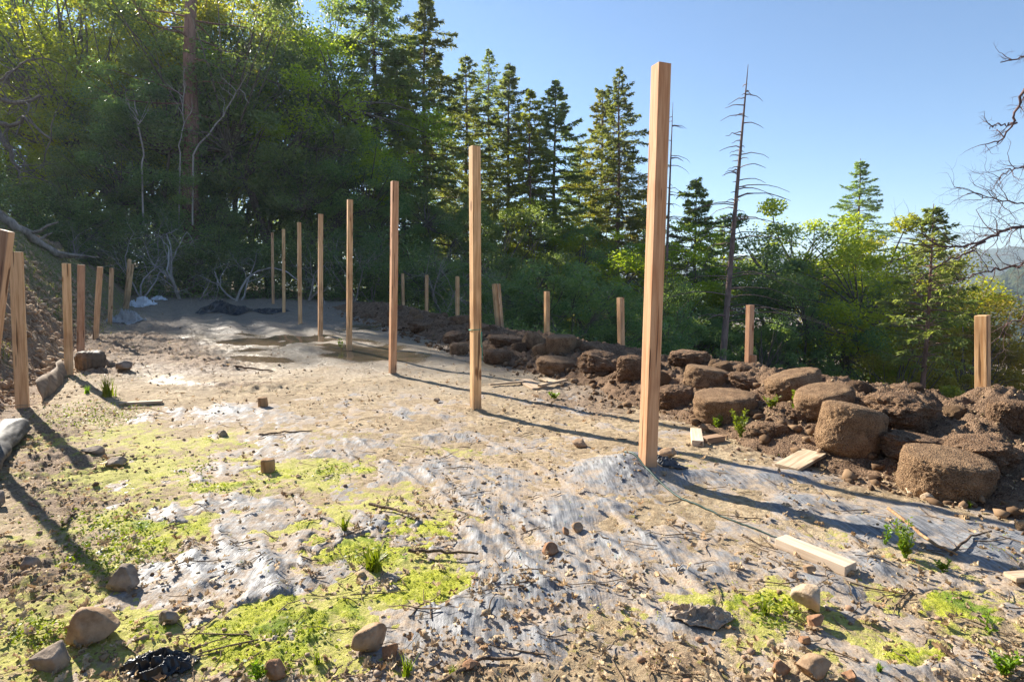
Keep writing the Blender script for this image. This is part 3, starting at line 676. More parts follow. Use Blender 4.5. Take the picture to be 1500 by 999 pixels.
BALLS = [  # cx, bottom y, width px, height px, subdiv, squareness, rough, tilt, colour, label
    (1385, 732, 128, 78, 6, 4.0, .07, 4, 0, 'large drum shaped root ball sitting on the sheet, frontmost of the heap'),
    (1247, 666, 98, 82, 6, 3.4, .07, 12, 0, 'rounded drum shaped root ball tipped towards the clearing, left of the front one'),
    (1062, 617, 90, 47, 5, 4.0, .10, -3, 0, 'flat topped root ball just right of the tallest post'),
    (1208, 610, 84, 48, 5, 3.2, .10, -10, 0, 'oblong root ball lying behind the rounded drum shaped one'),
    (1163, 582, 78, 42, 5, 2.8, .13, -14, 0, 'root ball split by a crack, resting high right of the spliced post'),
    (1036, 572, 68, 38, 5, 3.2, .10, 10, 0, 'smooth topped root ball between the tallest post and the spliced post'),
    (1012, 537, 62, 30, 5, 3.2, .16, 0, 1, 'dark lump on the heap crest right of the tallest post'),
    (1482, 630, 62, 56, 5, 3.6, .10, 0, 1, 'dark upright root ball cut by the right edge of the frame'),
    (1340, 670, 104, 44, 5, 3.0, .16, 8, 1, 'broken root ball crumbling between the two drum shaped ones'),
    (1315, 624, 96, 58, 5, 2.4, .24, 0, 1, 'crumbling pointed mound of root soil left of the right hand short post'),
    (1440, 690, 110, 60, 5, 2.6, .2, -6, 1, 'dark crumbling lump behind the front drum shaped root ball'),
    (822, 520, 46, 32, 5, 3.8, .07, -4, 0, 'tall flat topped root ball at the foot of the upright short post'),
    (781, 512, 32, 26, 4, 2.8, .14, 20, 0, 'small tilted root ball left of the tall flat topped one'),
    (815, 548, 58, 26, 5, 2.8, .14, 6, 0, 'low rounded clump above the stack of broken boards'),
    (792, 522, 24, 20, 4, 2.8, .14, -20, 0, 'small clump leaning on the tall flat topped root ball'),
    (745, 506, 58, 18, 4, 2.8, .16, 4, 1, 'long low clump right of the twine tied post'),
    (866, 520, 34, 20, 4, 2.8, .14, 12, 1, 'clump on the crest left of the leaning short post'),
    (880, 545, 62, 36, 5, 2.6, .2, 14, 1, 'sloping clump of soil under the leaning short post'),
    (925, 555, 44, 44, 5, 3.2, .12, 0, 1, 'upright brown clump just left of the tallest post'),
    (985, 600, 58, 44, 5, 2.8, .16, -8, 1, 'dark clump at the right foot of the tallest post'),
    (730, 532, 44, 26, 4, 2.8, .16, 0, 1, 'dark clump at the heap foot right of the twine tied post'),
    (672, 522, 28, 22, 4, 3.2, .1, 0, 0, 'sunlit small lump left of the twine tied post'),
    (668, 503, 40, 22, 4, 2.8, .16, -12, 1, 'brown clump behind the sunlit small lump'),
    (670, 478, 36, 20, 4, 3., .1, -8, 1, 'shaded smooth lump at the foot of the short post left of the twine'),
    (640, 455, 30, 14, 4, 2.8, .12, 6, 1, 'shaded clump on the far crest of the heap'),
    (700, 488, 34, 18, 4, 2.8, .16, 6, 1, 'half shaded clump left of the doubled post'),
    (620, 485, 44, 16, 4, 2.6, .2, 4, 1, 'shaded clump at the dark far foot of the heap'),
    (1130, 640, 46, 26, 4, 2.6, .2, 0, 1, 'loose crumbly clump behind the leafy weeds'),
    (1170, 622, 40, 30, 4, 2.6, .2, 10, 1, 'loose clump leaning on the oblong root ball'),
    (1090, 565, 46, 22, 4, 2.6, .2, 8, 1, 'clump of soil against the foot of the spliced post')]
for k, (cx, by, wp, hp, sub, sq, rough, tilt, dk, lab) in enumerate(BALLS):
    g = G(cx, by - 2, top); Y = g[1]; w = wp / F * Y; h = hp / F * Y * 1.02
    ry = w * .45
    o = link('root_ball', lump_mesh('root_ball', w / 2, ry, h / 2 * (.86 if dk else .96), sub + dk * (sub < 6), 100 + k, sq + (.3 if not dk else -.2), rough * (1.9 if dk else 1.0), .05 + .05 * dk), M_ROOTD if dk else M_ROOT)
    q = P(cx, by - hp * .5, Y + ry * .55); o.location = (q[0], q[1], q[2] - h * (.13 if dk else .03)); o.rotation_euler = (R(random.uniform(-4, 8)), R(tilt), R(random.uniform(-25, 25)))
    tag(o, lab, 'root ball' if not dk else 'soil clump', 'lumps of root soil on the heap')
VAR = [lump_mesh('root_clump', 1, .85, .72, 5, 900 + q, 2.6, .22, .06) for q in range(6)]
rs0 = np.random.default_rng(9)
for k in range(46):
    t = rs0.uniform(-.5, 17); s = 4.95 + .2 * sstep(3, 9, t) + np.clip(rs0.normal() * .3, -.4, .6) + .1; x, y = XY(s, t); r = rs0.uniform(.06, .15)
    o = link('root_clump', VAR[k % 6], M_ROOTD if k % 3 else M_ROOT); o.location = (x, y, float(surf_z(x, y)) + r * .35); o.scale = (r, r, r); o.rotation_euler = (rs0.uniform(-.4, .4), rs0.uniform(-.4, .4), rs0.random() * 6.28)
    tag(o, 'small rounded clump of brown root soil lying among the heap', 'soil clump', 'small clumps among the heap')
# clods that broke off the heap
n = 1500; t = rng.random(n) ** 1.3 * 20 - 1.5; s = 3.75 + .12 * np.minimum(t, 8) * .8 + np.abs(rng.normal(size=n)) * .75 - .25
x, y = XY(s, t); r = .012 + .045 * rng.random(n) ** 4
V = iv[None] * (1 + 1.0 * (rng.random((n, len(iv), 1)) - .5)) * r[:, None, None] * np.stack([np.ones(n), .8 + .4 * rng.random(n), .6 + .4 * rng.random(n)], -1)[:, None, :]
V += np.stack([x, y, surf_z(x, y) + r * .3], -1)[:, None, :]
Fc = (ifc[None] + (np.arange(n) * len(iv))[:, None, None]).reshape(-1, 3)
tag(link('heap_crumbs', mesh_np('heap_crumbs', V.reshape(-1, 3), Fc), island_mat('heap_crumb', [(.06, .036, .022), (.20, .125, .07), (.12, .075, .045), (.29, .19, .11)], .95, .1)), 'crumbs of dark soil broken off the heap', 'crumbs', kind='stuff')

# ------------------------------------------------------------------ stones
def stone_mat(name, a, b): return lump_mat(name, a, b, 22, .7, .012, .85)
M_ST = [stone_mat('tan_stone', (.24, .15, .085), (.46, .31, .19)), stone_mat('grey_stone', (.17, .13, .10), (.36, .28, .21)), stone_mat('red_stone', (.23, .115, .06), (.40, .23, .13)), stone_mat('pale_stone', (.38, .27, .17), (.62, .48, .33))]
def stone_mesh(name, rx, ry, rz, seed, sub=4):
    r = np.random.default_rng(seed)
    bm = bmesh.new(); bmesh.ops.create_icosphere(bm, subdivisions=sub, radius=1)
    v = np.array([q.co[:] for q in bm.verts]); f = np.array([[q.index for q in g.verts] for g in bm.faces]); bm.free()
    for k in range(11):                     # cut facets
        d = r.normal(size=3); d /= np.linalg.norm(d); c = r.uniform(.45, .8); ex = np.clip(v @ d - c, 0, None); v = v - ex[:, None] * d * .93
    v = v * (1 + .085 * fbm3(v * 2.6 + seed, 3, seed) + .035 * fbm3(v * 9 + seed, 3, seed))[:, None]
    e = np.abs(v).max(0); return smooth(mesh_np(name, v / e * [rx, ry, rz], f))
STONES = [(138, 950, 78, 62, 0, 'largest stone, a tan boulder on the moss at the lower left'), (181, 868, 52, 40, 1, 'flat topped tan stone resting behind the largest boulder'), (72, 985, 56, 42, 1, 'brown stone at the lower left corner below the largest boulder'),
    (539, 958, 56, 44, 0, 'tan block of stone at the bottom edge below the big moss patch'), (572, 970, 28, 30, 2, 'reddish stone touching the right side of the tan block'), (250, 916, 36, 26, 1, 'small dark stone half sunk in moss right of the largest boulder'),
    (405, 996, 34, 34, 2, 'rounded brown stone cut by the bottom edge near the grass tuft'), (45, 840, 28, 30, 1, 'grey stone on dark soil at the left edge'), (1186, 897, 56, 40, 3, 'square tan rock with flat face below the sawn timber'), (1192, 920, 32, 22, 2, 'reddish stone under the square tan rock'),
    (1185, 843, 20, 17, 0, 'wedge shaped stone by the end of the sawn timber'), (1162, 851, 12, 11, 0, 'pebble left of the wedge shaped stone'), (847, 782, 20, 17, 0, 'round brown stone on the sheet in the middle'), (806, 818, 28, 22, 2, 'brown lump of stone below the round one'),
    (828, 788, 14, 13, 2, 'small reddish stone beside the round brown one'), (978, 674, 36, 18, 0, 'flat stone behind the right side of the tallest post'), (850, 655, 24, 13, 0, 'low brown stone left of the tallest post'), (1337, 725, 28, 17, 3, 'pale stone touching the front drum shaped root ball'),
    (1357, 734, 20, 13, 3, 'smaller pale stone just below the one at the drum'), (1190, 996, 60, 34, 0, 'brown rock cut by the bottom edge under the square rock'), (1145, 990, 30, 22, 2, 'reddish rock left of the one at the bottom edge'), (1245, 997, 28, 16, 2, 'flat rock at the bottom edge right of the brown rock'),
    (137, 668, 32, 18, 1, 'dull stone on dark soil beyond the weeds'), (172, 686, 30, 17, 1, 'tan stone with smaller one beside it near the board shadow'), (690, 985, 28, 15, 2, 'red stone at the bottom edge of the sheet'), (-2, 745, 24, 26, 1, 'pale stone at the left edge under the grey sack'),
    (325, 640, 18, 11, 1, 'small dark stone on the tan mud in the middle left'), (1178, 945, 20, 16, 2, 'small red stone lowest under the square rock'), (640, 590, 10, 7, 1, 'small dark pebble left of the twine tied post'), (183, 548, 24, 16, 1, 'brown lump of dry earth right of the brown sack')]
for k, (cx, by, wp, hp, mi, lab) in enumerate(STONES):
    g = surf(cx, by); w = wp / F * g.y; h = hp / F * g.y
    o = link('stone', stone_mesh('stone', w / 2, w * .42, h / 2 * 1.12, 300 + k, 4 if wp > 24 else 3), M_ST[mi]); q = P(cx, by - hp * .5, g.y + w * .2)
    o.location = (q[0], q[1], max(q[2], g.z + h * .22)); o.rotation_euler = (R(random.uniform(-8, 8)), R(random.uniform(-8, 8)), R(random.uniform(-30, 30)))
    tag(o, lab, 'stone', 'stones lying about the clearing')
# gravel too small to count
x, y = scatter(1000, lambda x, y: np.clip(.25 + .8 * soil_f(x, y) - field(x, y, SILV) * .3, 0, 1) * (ST(x, y)[0] < 4.6), 10, 1.3, 1.7)
n = len(x); r = .006 + .014 * rng.random(n) ** 2
V = iv[None] * (1 + .4 * (rng.random((n, len(iv), 1)) - .5)) * r[:, None, None] * np.stack([np.ones(n), .7 + .3 * rng.random(n), .55 + .3 * rng.random(n)], -1)[:, None, :]
V += np.stack([x, y, surf_z(x, y) + r * .3], -1)[:, None, :]
Fc = (ifc[None] + (np.arange(n) * len(iv))[:, None, None]).reshape(-1, 3)
tag(link('gravel', mesh_np('gravel', V.reshape(-1, 3), Fc), island_mat('gravel_stone', [(.24, .15, .09), (.40, .27, .17), (.20, .13, .09), (.34, .25, .18), (.28, .15, .08)], .85, .2)), 'loose gravel and pebbles among the dirt', 'gravel', kind='stuff')

# ------------------------------------------------------------------ timber offcuts
def lay(name, label, cat, a, b, w, h, mat, lift=0., roll=0., yaw=0, group='timber offcuts on the ground', nails=0):
    A, B = surf(*a), surf(*b); A.z += h / 2 + lift; B.z += h / 2 + lift
    o = link(name, box_mesh(name, w, h, (B - A).length, .003, 6, .002, int(a[0])), mat)
    d = (B - A).normalized(); side = Vector((0, 0, 1)).cross(d).normalized(); up = d.cross(side)
    o.rotation_mode = 'QUATERNION'; o.rotation_quaternion = Matrix((side, up, d)).transposed().to_quaternion() @ Quaternion((0, 0, 1), R(roll)); o.location = A
    tag(o, label, cat, group); return o
M_PALEW = wood_mat('pale_board', (.58, .44, .30), (.76, .62, .46), (.36, .24, .15), 1.2, True)
lay('sawn_timber', 'length of sawn timber with a clod on it, lying on the sheet at the right', 'timber', (1143, 799), (1246, 842), .09, .045, M_PALEW)
lay('timber_offcut', 'pale offcut lying end on, left of two by the tallest post', 'offcut', (1022, 654), (1019, 635), .09, .045, M_PALEW)
lay('timber_offcut', 'short block of wood lying right of the pale offcut', 'offcut', (1030, 649), (1056, 645), .09, .045, M_BOARD)
lay('plank', 'short wide plank lying flat before the rounded root ball', 'plank', (1152, 690), (1192, 676), .17, .022, M_OLD)
lay('lath', 'thin strip of wood right of the short wide plank', 'lath', (1196, 675), (1236, 682), .05, .02, M_OLD)
lay('broken_board', 'dark thin board at the left of the broken board pile by the heap', 'board', (717, 567), (768, 562), .05, .022, M_OLD, .02)
lay('broken_board', 'grey flat board in the middle of the broken board pile', 'board', (765, 558), (792, 570), .22, .02, M_OLD)
lay('broken_board', 'upturned board at the right of the broken board pile', 'board', (790, 570), (828, 562), .06, .03, M_OLD, .03)
lay('broken_board', 'pale short board behind the others of the broken board pile', 'board', (795, 556), (812, 562), .14, .02, M_OLD, .01)
lay('lath', 'thin dark lath lying on the mud beyond the green weeds at the left', 'lath', (176, 594), (238, 591), .06, .03, M_OLD)
lay('plank', 'broken plank at the right edge below the grey sheet', 'plank', (1478, 858), (1520, 855), .06, .02, M_OLD, .02)
# wood chunks
M_CHUNK = bark_mat('split_wood', (.22, .12, .06), (.46, .29, .15), 30)
for (cx, by, wp, hp, lab) in ((391, 692, 21, 20, 'upright chunk of split wood by the small moss patch'), (384, 597, 14, 14, 'small chunk of wood on the pale mud in the middle distance')):
    g = surf(cx, by); w = wp / F * g.y; o = link('wood_chunk', lump_mesh('wood_chunk', w / 2, w / 2.4, hp / F * g.y / 2 * 1.15, 4, cx, 5, .10, .04), M_CHUNK); o.location = g + Vector((0, .02, hp / F * g.y * .45)); tag(o, lab, 'wood chunk')
# sticks
M_STICK = bark_mat('stick_bark', (.055, .035, .022), (.20, .135, .085), 30)
def stick(name, pts, r, label, lift=.012, mat=None):
    mb = MB(); q = [surf(*p) + Vector((0, 0, lift + random.uniform(0, .01))) for p in pts]
    q = np.array(q); u = np.linspace(0, 1, len(q)); uu = np.linspace(0, 1, len(q) * 4); q = np.stack([np.interp(uu, u, q[:, k]) for k in range(3)], -1) + rng.normal(size=(len(uu), 3)) * .003
    mb.tube(q, np.linspace(r, r * .55, len(q)), 7); tag(link(name, mb.mesh(name), mat or M_STICK), label, 'stick')
stick('stick', [(540, 742), (575, 750), (615, 768)], .010, 'dark slanting stick on the moss in the middle of the clearing', .02)
stick('stick', [(600, 818), (650, 817), (700, 818)], .009, 'dark straight stick lying level below the slanting one', .02)
stick('stick', [(95, 775), (102, 760), (112, 752)], .010, 'short crooked stick on the weeds at the left')
stick('stick', [(380, 640), (420, 636), (458, 633)], .009, 'thin dark stick on the pale mud left of the second post')
stick('stick', [(345, 540), (370, 543), (398, 546)], .018, 'dark stick lying on the lumpy mud beyond')
stick('stick', [(640, 1010), (700, 975), (760, 975)], .008, 'brown stick at the bottom edge among dirt')
stick('stick', [(1300, 752), (1370, 808), (1400, 822)], .010, 'pale stick under the leafy weed at the right', .02, M_CHUNK)
stick('stick', [(1390, 820), (1420, 800), (1452, 790)], .007, 'thin stick crossing the shadow at the right')
stick('stick', [(180, 608), (215, 606), (250, 615)], .006, 'arched thin twig by the board shadow at the left', .05, M_CHUNK)
# hem cord of the sheet
m_cord = plain_mat('green_hem', (.02, .055, .045), .5, .4, .3, 40)
mb = MB(); q = np.array([surf(*p) + Vector((0, 0, .012)) for p in ((915, 688), (935, 697), (965, 714), (1000, 732), (1040, 748), (1075, 764), (1110, 778), (1138, 790))])
uu = np.linspace(0, 1, 50); q = np.stack([np.interp(uu, np.linspace(0, 1, len(q)), q[:, k]) for k in range(3)], -1); q[:, 2] = surf_z(q[:, 0], q[:, 1]) + .006
mb.tube(q, np.linspace(.008, .003, 50), 7); tag(link('hem_cord', mb.mesh('hem_cord'), m_cord), 'dark green hem cord of the sheet running from the foot of the tallest post', 'cord')

# crumpled sheet gathered at the post foot, tarp, bags
def crumple(name, label, cat, cpx, w, d, h, mat, seed, rot=0., sub=90, sharp=1.6):
    g = surf(*cpx); a = np.linspace(-1, 1, sub); A, B = np.meshgrid(a, a)
    n1 = 1 - np.abs(fbm(A * 2.2 + seed, B * 2.2, 3, seed)) * 2; n2_ = fbm(A * 5 + seed, B * 5, 3, seed + 3)
    rad = np.sqrt(A ** 2 + B ** 2) * (1 + .35 * fbm(A * 1.5 + seed, B * 1.5, 2, seed + 8)); env = np.clip(1 - rad, -.3, 1)
    c, s = math.cos(rot), math.sin(rot); x = g.x + (A * c - B * s) * w / 2; y = g.y + d / 2 * .6 + (A * s + B * c) * d / 2
    x = x + w * .05 * fbm(A * 4, B * 4, 2, seed + 20); z = surf_z(x, y) + .012 + h * np.clip(env * 1.3, 0, 1) ** .8 * np.clip(n1, 0, 1) ** sharp + h * .10 * n2_ * (env > 0)
    idx = np.arange(sub * sub).reshape(sub, sub); k = env > 0; kf = k[:-1, :-1] & k[1:, 1:] & k[1:, :-1] & k[:-1, 1:]
    Q = np.stack([idx[:-1, :-1], idx[:-1, 1:], idx[1:, 1:], idx[1:, :-1]], -1)[kf]
    me = smooth(mesh_np(name, np.stack([x, y, z], -1).reshape(-1, 3), Q)); o = link(name, me, mat)
    md = o.modifiers.new('thickness', 'SOLIDIFY'); md.thickness = .004
    tag(o, label, cat); return o
M_TARP = plain_mat('black_plastic', (.012, .013, .016), .35, .5, .3, 5)
M_WHITE = plain_mat('white_plastic', (.62, .64, .67), .4, .5, .15, 6)
M_PALE = plain_mat('pale_fabric', (.34, .35, .35), .5, .4, .2, 8)
crumple('black_tarp', 'crumpled black plastic tarp thrown on the shaded far ground', 'tarp', (318, 460), 1.7, 1.1, .36, M_TARP, 5)
crumple('black_tarp', 'low folds of black tarp at the foot of the last but one tall post', 'tarp', (392, 458), 1.2, .8, .18, M_TARP, 9)
crumple('plastic_bag', 'pale crumpled plastic bag under the narrow board of the bank', 'plastic bag', (178, 474), .9, .6, .36, M_PALE, 12)
crumple('plastic_scrap', 'white plastic debris piled by the two crossed boards', 'plastic scrap', (204, 449), .9, .6, .34, M_WHITE, 16)
crumple('plastic_scrap', 'small white scrap of plastic on the shaded far lawn', 'plastic scrap', (229, 440), .6, .5, .18, M_WHITE, 18)
crumple('fabric_scrap', 'dark bunched fabric just right of the tallest post foot', 'fabric', (985, 698), .22, .14, .05, plain_mat('dark_fabric', (.05, .055, .065), .5, .5, .3, 20), 22)
crumple('plastic_flap', 'loose grey flap of sheet standing up left of the square tan rock', 'plastic flap', (1030, 918), .26, .14, .05, M_SHEET, 25, .3)
crumple('fabric_scrap', 'black crumpled sacking on the soil at the bottom left corner', 'fabric', (225, 992), .26, .14, .06, M_TARP, 28, 0, 90, 1.0)
# sacks and fabric edging along the bank
def sack_mesh(name, rx, ry, rz, seed):
    bm = bmesh.new(); bmesh.ops.create_icosphere(bm, subdivisions=6, radius=1)
    v = np.array([q.co[:] for q in bm.verts]); f = np.array([[q.index for q in g.verts] for g in bm.faces]); bm.free()
    hr = np.hypot(v[:, 0], v[:, 1]); k = (hr ** 2.8 + np.abs(v[:, 2]) ** 2.8) ** (-1 / 2.8); p = v * k[:, None]
    an = np.arctan2(p[:, 1], p[:, 0]); fold = 1 - np.abs(n2(an * 5 + 20, p[:, 2] * 1.2 + seed, seed) - .5) * 4
    sc_ = 1 + .12 * fbm3(p * 1.1 + seed, 2, seed) + .075 * fold * (1 - np.clip(np.abs(p[:, 2]), 0, 1) ** 4) + .03 * fbm3(p * 5 + seed, 3, seed)
    p = p * sc_[:, None]; p[:, 2] -= .45 * np.exp(-(hr / .55) ** 2) * (p[:, 2] > 0)
    return smooth(mesh_np(name, p * [rx, ry, rz], f))
m_sack = plain_mat('grey_sack', (.13, .13, .125), .6, .3, .45, 22); m_bsack = plain_mat('brown_sack', (.12, .085, .055), .7, .3, .35, 14)
for nm, lab, cx, by, wp, hp, mt, sd in (('brown_sack', 'brown filled sack wedged behind the board by the mud', 124, 545, 34, 36, m_bsack, 4),):
    g = surf(cx, by); w = wp / F * g.y; o = link(nm, sack_mesh(nm, w / 2, w * .6, hp / F * g.y / 2, 500 + sd), mt); o.location = g + Vector((0, w * .4, hp / F * g.y * .42)); tag(o, lab, 'sack')
a_, b_ = np.array(surf(-70, 745)), np.array(surf(22, 640)); u_ = np.linspace(0, 1, 40); an = np.linspace(0, 2 * math.pi, 65)[:-1]; dv = (b_ - a_) / np.linalg.norm(b_ - a_); sv_ = np.cross(dv, [0, 0, 1]); Vv = []
for f in u_:
    for g in an:
        r = .095 * (1 + .10 * math.sin(f * 5 + 1) ) * (1 if .02 < f < .98 else .55) * (1 + .10 * (1 - abs(float(n2(g * 1.3 + f * 2.2, f * 5, 5)) - .5) * 4) + .05 * float(n2(g * 4, f * 16, 6)))
        Vv.append(a_ + (b_ - a_) * f + sv_ * math.cos(g) * r * 1.25 + np.array([0, 0, .085 + math.sin(g) * r * .85]))
ii = np.arange(39)[:, None] * 64 + np.arange(64)[None]; jj = np.arange(39)[:, None] * 64 + (np.arange(64)[None] + 1) % 64
o = link('rolled_sheeting', smooth(mesh_np('rolled_sheeting', Vv, np.stack([ii, jj, jj + 64, ii + 64], -1).reshape(-1, 4))), plain_mat('grey_sheeting', (.075, .07, .065), .55, .3, .6, 22))
tag(o, 'roll of grey sheeting lying along the bank at the left edge', 'sheeting')
mb = MB(); q0 = [surf(62, 590), surf(86, 568), surf(98, 552)]; q0 = np.array(q0); uu = np.linspace(0, 1, 24)
q = np.stack([np.interp(uu, [0, .5, 1], q0[:, k]) for k in range(3)], -1); hgt = .21 + .02 * np.sin(uu * 9)
Vv = []; 
for p_, h_ in zip(q, hgt):
    for f in np.linspace(-.1, 1, 7): Vv.append([p_[0] - .10 * f * f + .012 * math.sin(f * 7 + p_[0] * 20), p_[1] + .05 * f + .012 * math.sin(p_[1] * 17), p_[2] + h_ * f])
ii = np.arange(23)[:, None] * 7 + np.arange(6)[None]; Q = np.stack([ii, ii + 7, ii + 8, ii + 1], -1).reshape(-1, 4)
o = link('fabric_edging', smooth(mesh_np('fabric_edging', Vv, Q)), plain_mat('brown_fabric', (.24, .17, .11), .8, .2, .3, 12)); o.modifiers.new('thickness', 'SOLIDIFY').thickness = .01
tag(o, 'low band of tan fabric edging holding the bank between two boards', 'fabric edging')

# ------------------------------------------------------------------ leafy weeds and tufts
M_LEAFY = leaf_mat('leafy_green', (.10, .17, .015), (.26, .36, .03), .45, (1.4, 1.35, .5), .45, .35, 5)
def leafy(px, py, hpx, nst, spread, label, seed, L=.035, dense=26, Y=None):
    r = random.Random(seed); g = surf(px, py); h = hpx / F * g.y; e = empty('leafy_weed', g); tag(e, label, 'weed', 'leafy weeds about the clearing')
    mb = MB(); C = []; D = []
    for k in range(nst):
        a = r.random() * 6.28; l = h * r.uniform(.55, 1.05); sp = spread * h * r.uniform(.3, 1); q = []
        for f in np.linspace(0, 1, 7): q.append([math.cos(a) * sp * f + r.gauss(0, .004), math.sin(a) * sp * f + r.gauss(0, .004), l * f])
        q = np.array(q); mb.tube(q, np.linspace(.004, .0015, 7), 5, False)
        for z in range(dense):
            f = r.uniform(.15, 1); p = np.array([np.interp(f, np.linspace(0, 1, 7), q[:, c]) for c in range(3)]); b = r.random() * 6.28; d = np.array([math.cos(b), math.sin(b), r.uniform(.1, .9)]); C.append(p + d * L * .5); D.append(d)
    link('stem', mb.mesh('stem'), M_LEAFY, e); V, Q = leaf_quads(np.array(C), L * (0.6 + .6 * rng.random(len(C))), L * .42, np.array(D), seed=seed, up=.8)
    link('foliage', mesh_np('foliage', V, Q), M_LEAFY, e)
leafy(1085, 645, 40, 7, .5, 'bushy leafy weed before the flat topped root ball', 1)
leafy(1052, 632, 16, 4, .6, 'small weed left of the bushy one, near the offcuts', 2)
leafy(1163, 640, 40, 2, .15, 'single upright leafy weed before the oblong root ball', 3, .035, 30)
leafy(1128, 638, 16, 5, .7, 'low weed between the bushy weed and the upright one', 4)
leafy(1325, 818, 58, 8, .45, 'leafy weed growing in the post shadow at the right', 5, .026)
leafy(1297, 800, 36, 2, .15, 'thin upright weed just left of the one in the shadow', 6, .022)
leafy(1382, 840, 18, 4, .6, 'small green weed right of the one in the post shadow', 7, .02)
leafy(1448, 930, 30, 2, .5, 'round leaved seedling at the lower right', 8, .03, 5)
leafy(1470, 990, 40, 6, .5, 'leafy weed in the lower right corner', 9, .024)
leafy(500, 512, 22, 2, .2, 'little yellowish seedling in the mud by the fourth post', 10, .06, 14)
leafy(812, 585, 10, 4, .7, 'small yellow green weed at the foot of the heap', 11, .04)
leafy(378, 1000, 34, 3, .3, 'upright weed at the bottom edge by the rounded stone', 12, .022)
def tuft(px, py, hpx, n, label, seed, w=.012, mat=None, lean=.6):
    g = surf(px, py); h = hpx / F * g.y; r = np.random.default_rng(seed); Vv = []; Qv = []
    for k in range(n):
        a = r.random() * 6.28; l = h * r.uniform(.55, 1.1); le = lean * r.uniform(.2, 1.1); b0 = r.normal(size=2) * h * .10; sdx, sdy = -math.sin(a), math.cos(a); n0 = len(Vv)
        for f in (0, .35, .7, 1):
            rr_ = le * l * f ** 1.6; zz = l * f * (1 - .25 * le * f); ww = w * (1 - f * .9) * .5
            for sg in (-1, 1): Vv.append([b0[0] + math.cos(a) * rr_ + sg * sdx * ww, b0[1] + math.sin(a) * rr_ + sg * sdy * ww, zz])
        for q in range(3): Qv.append([n0 + 2 * q, n0 + 2 * q + 1, n0 + 2 * q + 3, n0 + 2 * q + 2])
    o = link('grass_tuft', mesh_np('grass_tuft', np.array(Vv), np.array(Qv)), mat or M_LEAFY); o.location = g; tag(o, label, 'grass tuft', 'green tufts on the ground')
tuft(158, 582, 34, 60, 'tall green grass tuft by the mud beside the boards', 1, .016)
tuft(128, 577, 14, 30, 'short grass tuft left of the tall one', 2, .014)
tuft(548, 838, 40, 34, 'dark green rosette of blades in the middle of the big moss patch', 3, .022, None, 1.0)
tuft(597, 990, 32, 26, 'grass tuft right of the tan block of stone', 4, .007)
tuft(465, 975, 26, 20, 'short tuft left of the tan block of stone', 5, .006)
tuft(1120, 900, 22, 50, 'grassy tuft left of the square tan rock', 6, .007)
tuft(505, 780, 22, 24, 'small dark rosette above the big moss patch', 7, .016, None, 1.0)
tuft(665, 990, 20, 16, 'small tuft at the bottom edge between the red stone and tan block', 8, .006)
tuft(1288, 985, 14, 30, 'low tuft near the bottom edge at the right', 9, .006)
tuft(1420, 745, 12, 20, 'sparse tuft below the front drum shaped root ball', 10, .008)
# ------------------------------------------------------------------ trees
M_BARK = bark_mat('conifer_bark', (.10, .065, .05), (.26, .17, .13), 9)
M_RED = bark_mat('reddish_bark', (.15, .08, .06), (.36, .22, .17), 9)
M_OAKB = bark_mat('oak_bark', (.08, .065, .05), (.24, .2, .165), 10)
M_DEAD = bark_mat('dead_bark', (.25, .22, .20), (.54, .50, .46), 12)
M_SNAG = bark_mat('snag_bark', (.13, .085, .07), (.32, .23, .19), 10)
M_NEED = leaf_mat('needles', (.13, .19, .08), (.33, .38, .13), .52, (1.6, 1.55, .6), .5, .25, .5)
M_NEEDY = leaf_mat('needles_yellow', (.15, .17, .03), (.36, .35, .07), .5, (1.6, 1.5, .6), .5, .25, .5)
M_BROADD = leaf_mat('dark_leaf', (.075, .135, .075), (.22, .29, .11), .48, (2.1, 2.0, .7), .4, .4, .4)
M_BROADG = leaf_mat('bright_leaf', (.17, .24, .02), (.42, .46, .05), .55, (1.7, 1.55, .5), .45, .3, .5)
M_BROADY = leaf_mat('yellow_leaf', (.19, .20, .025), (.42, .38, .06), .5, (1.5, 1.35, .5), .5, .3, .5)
M_GREYT = bark_mat('grey_twig', (.22, .18, .155), (.48, .42, .37), 14)

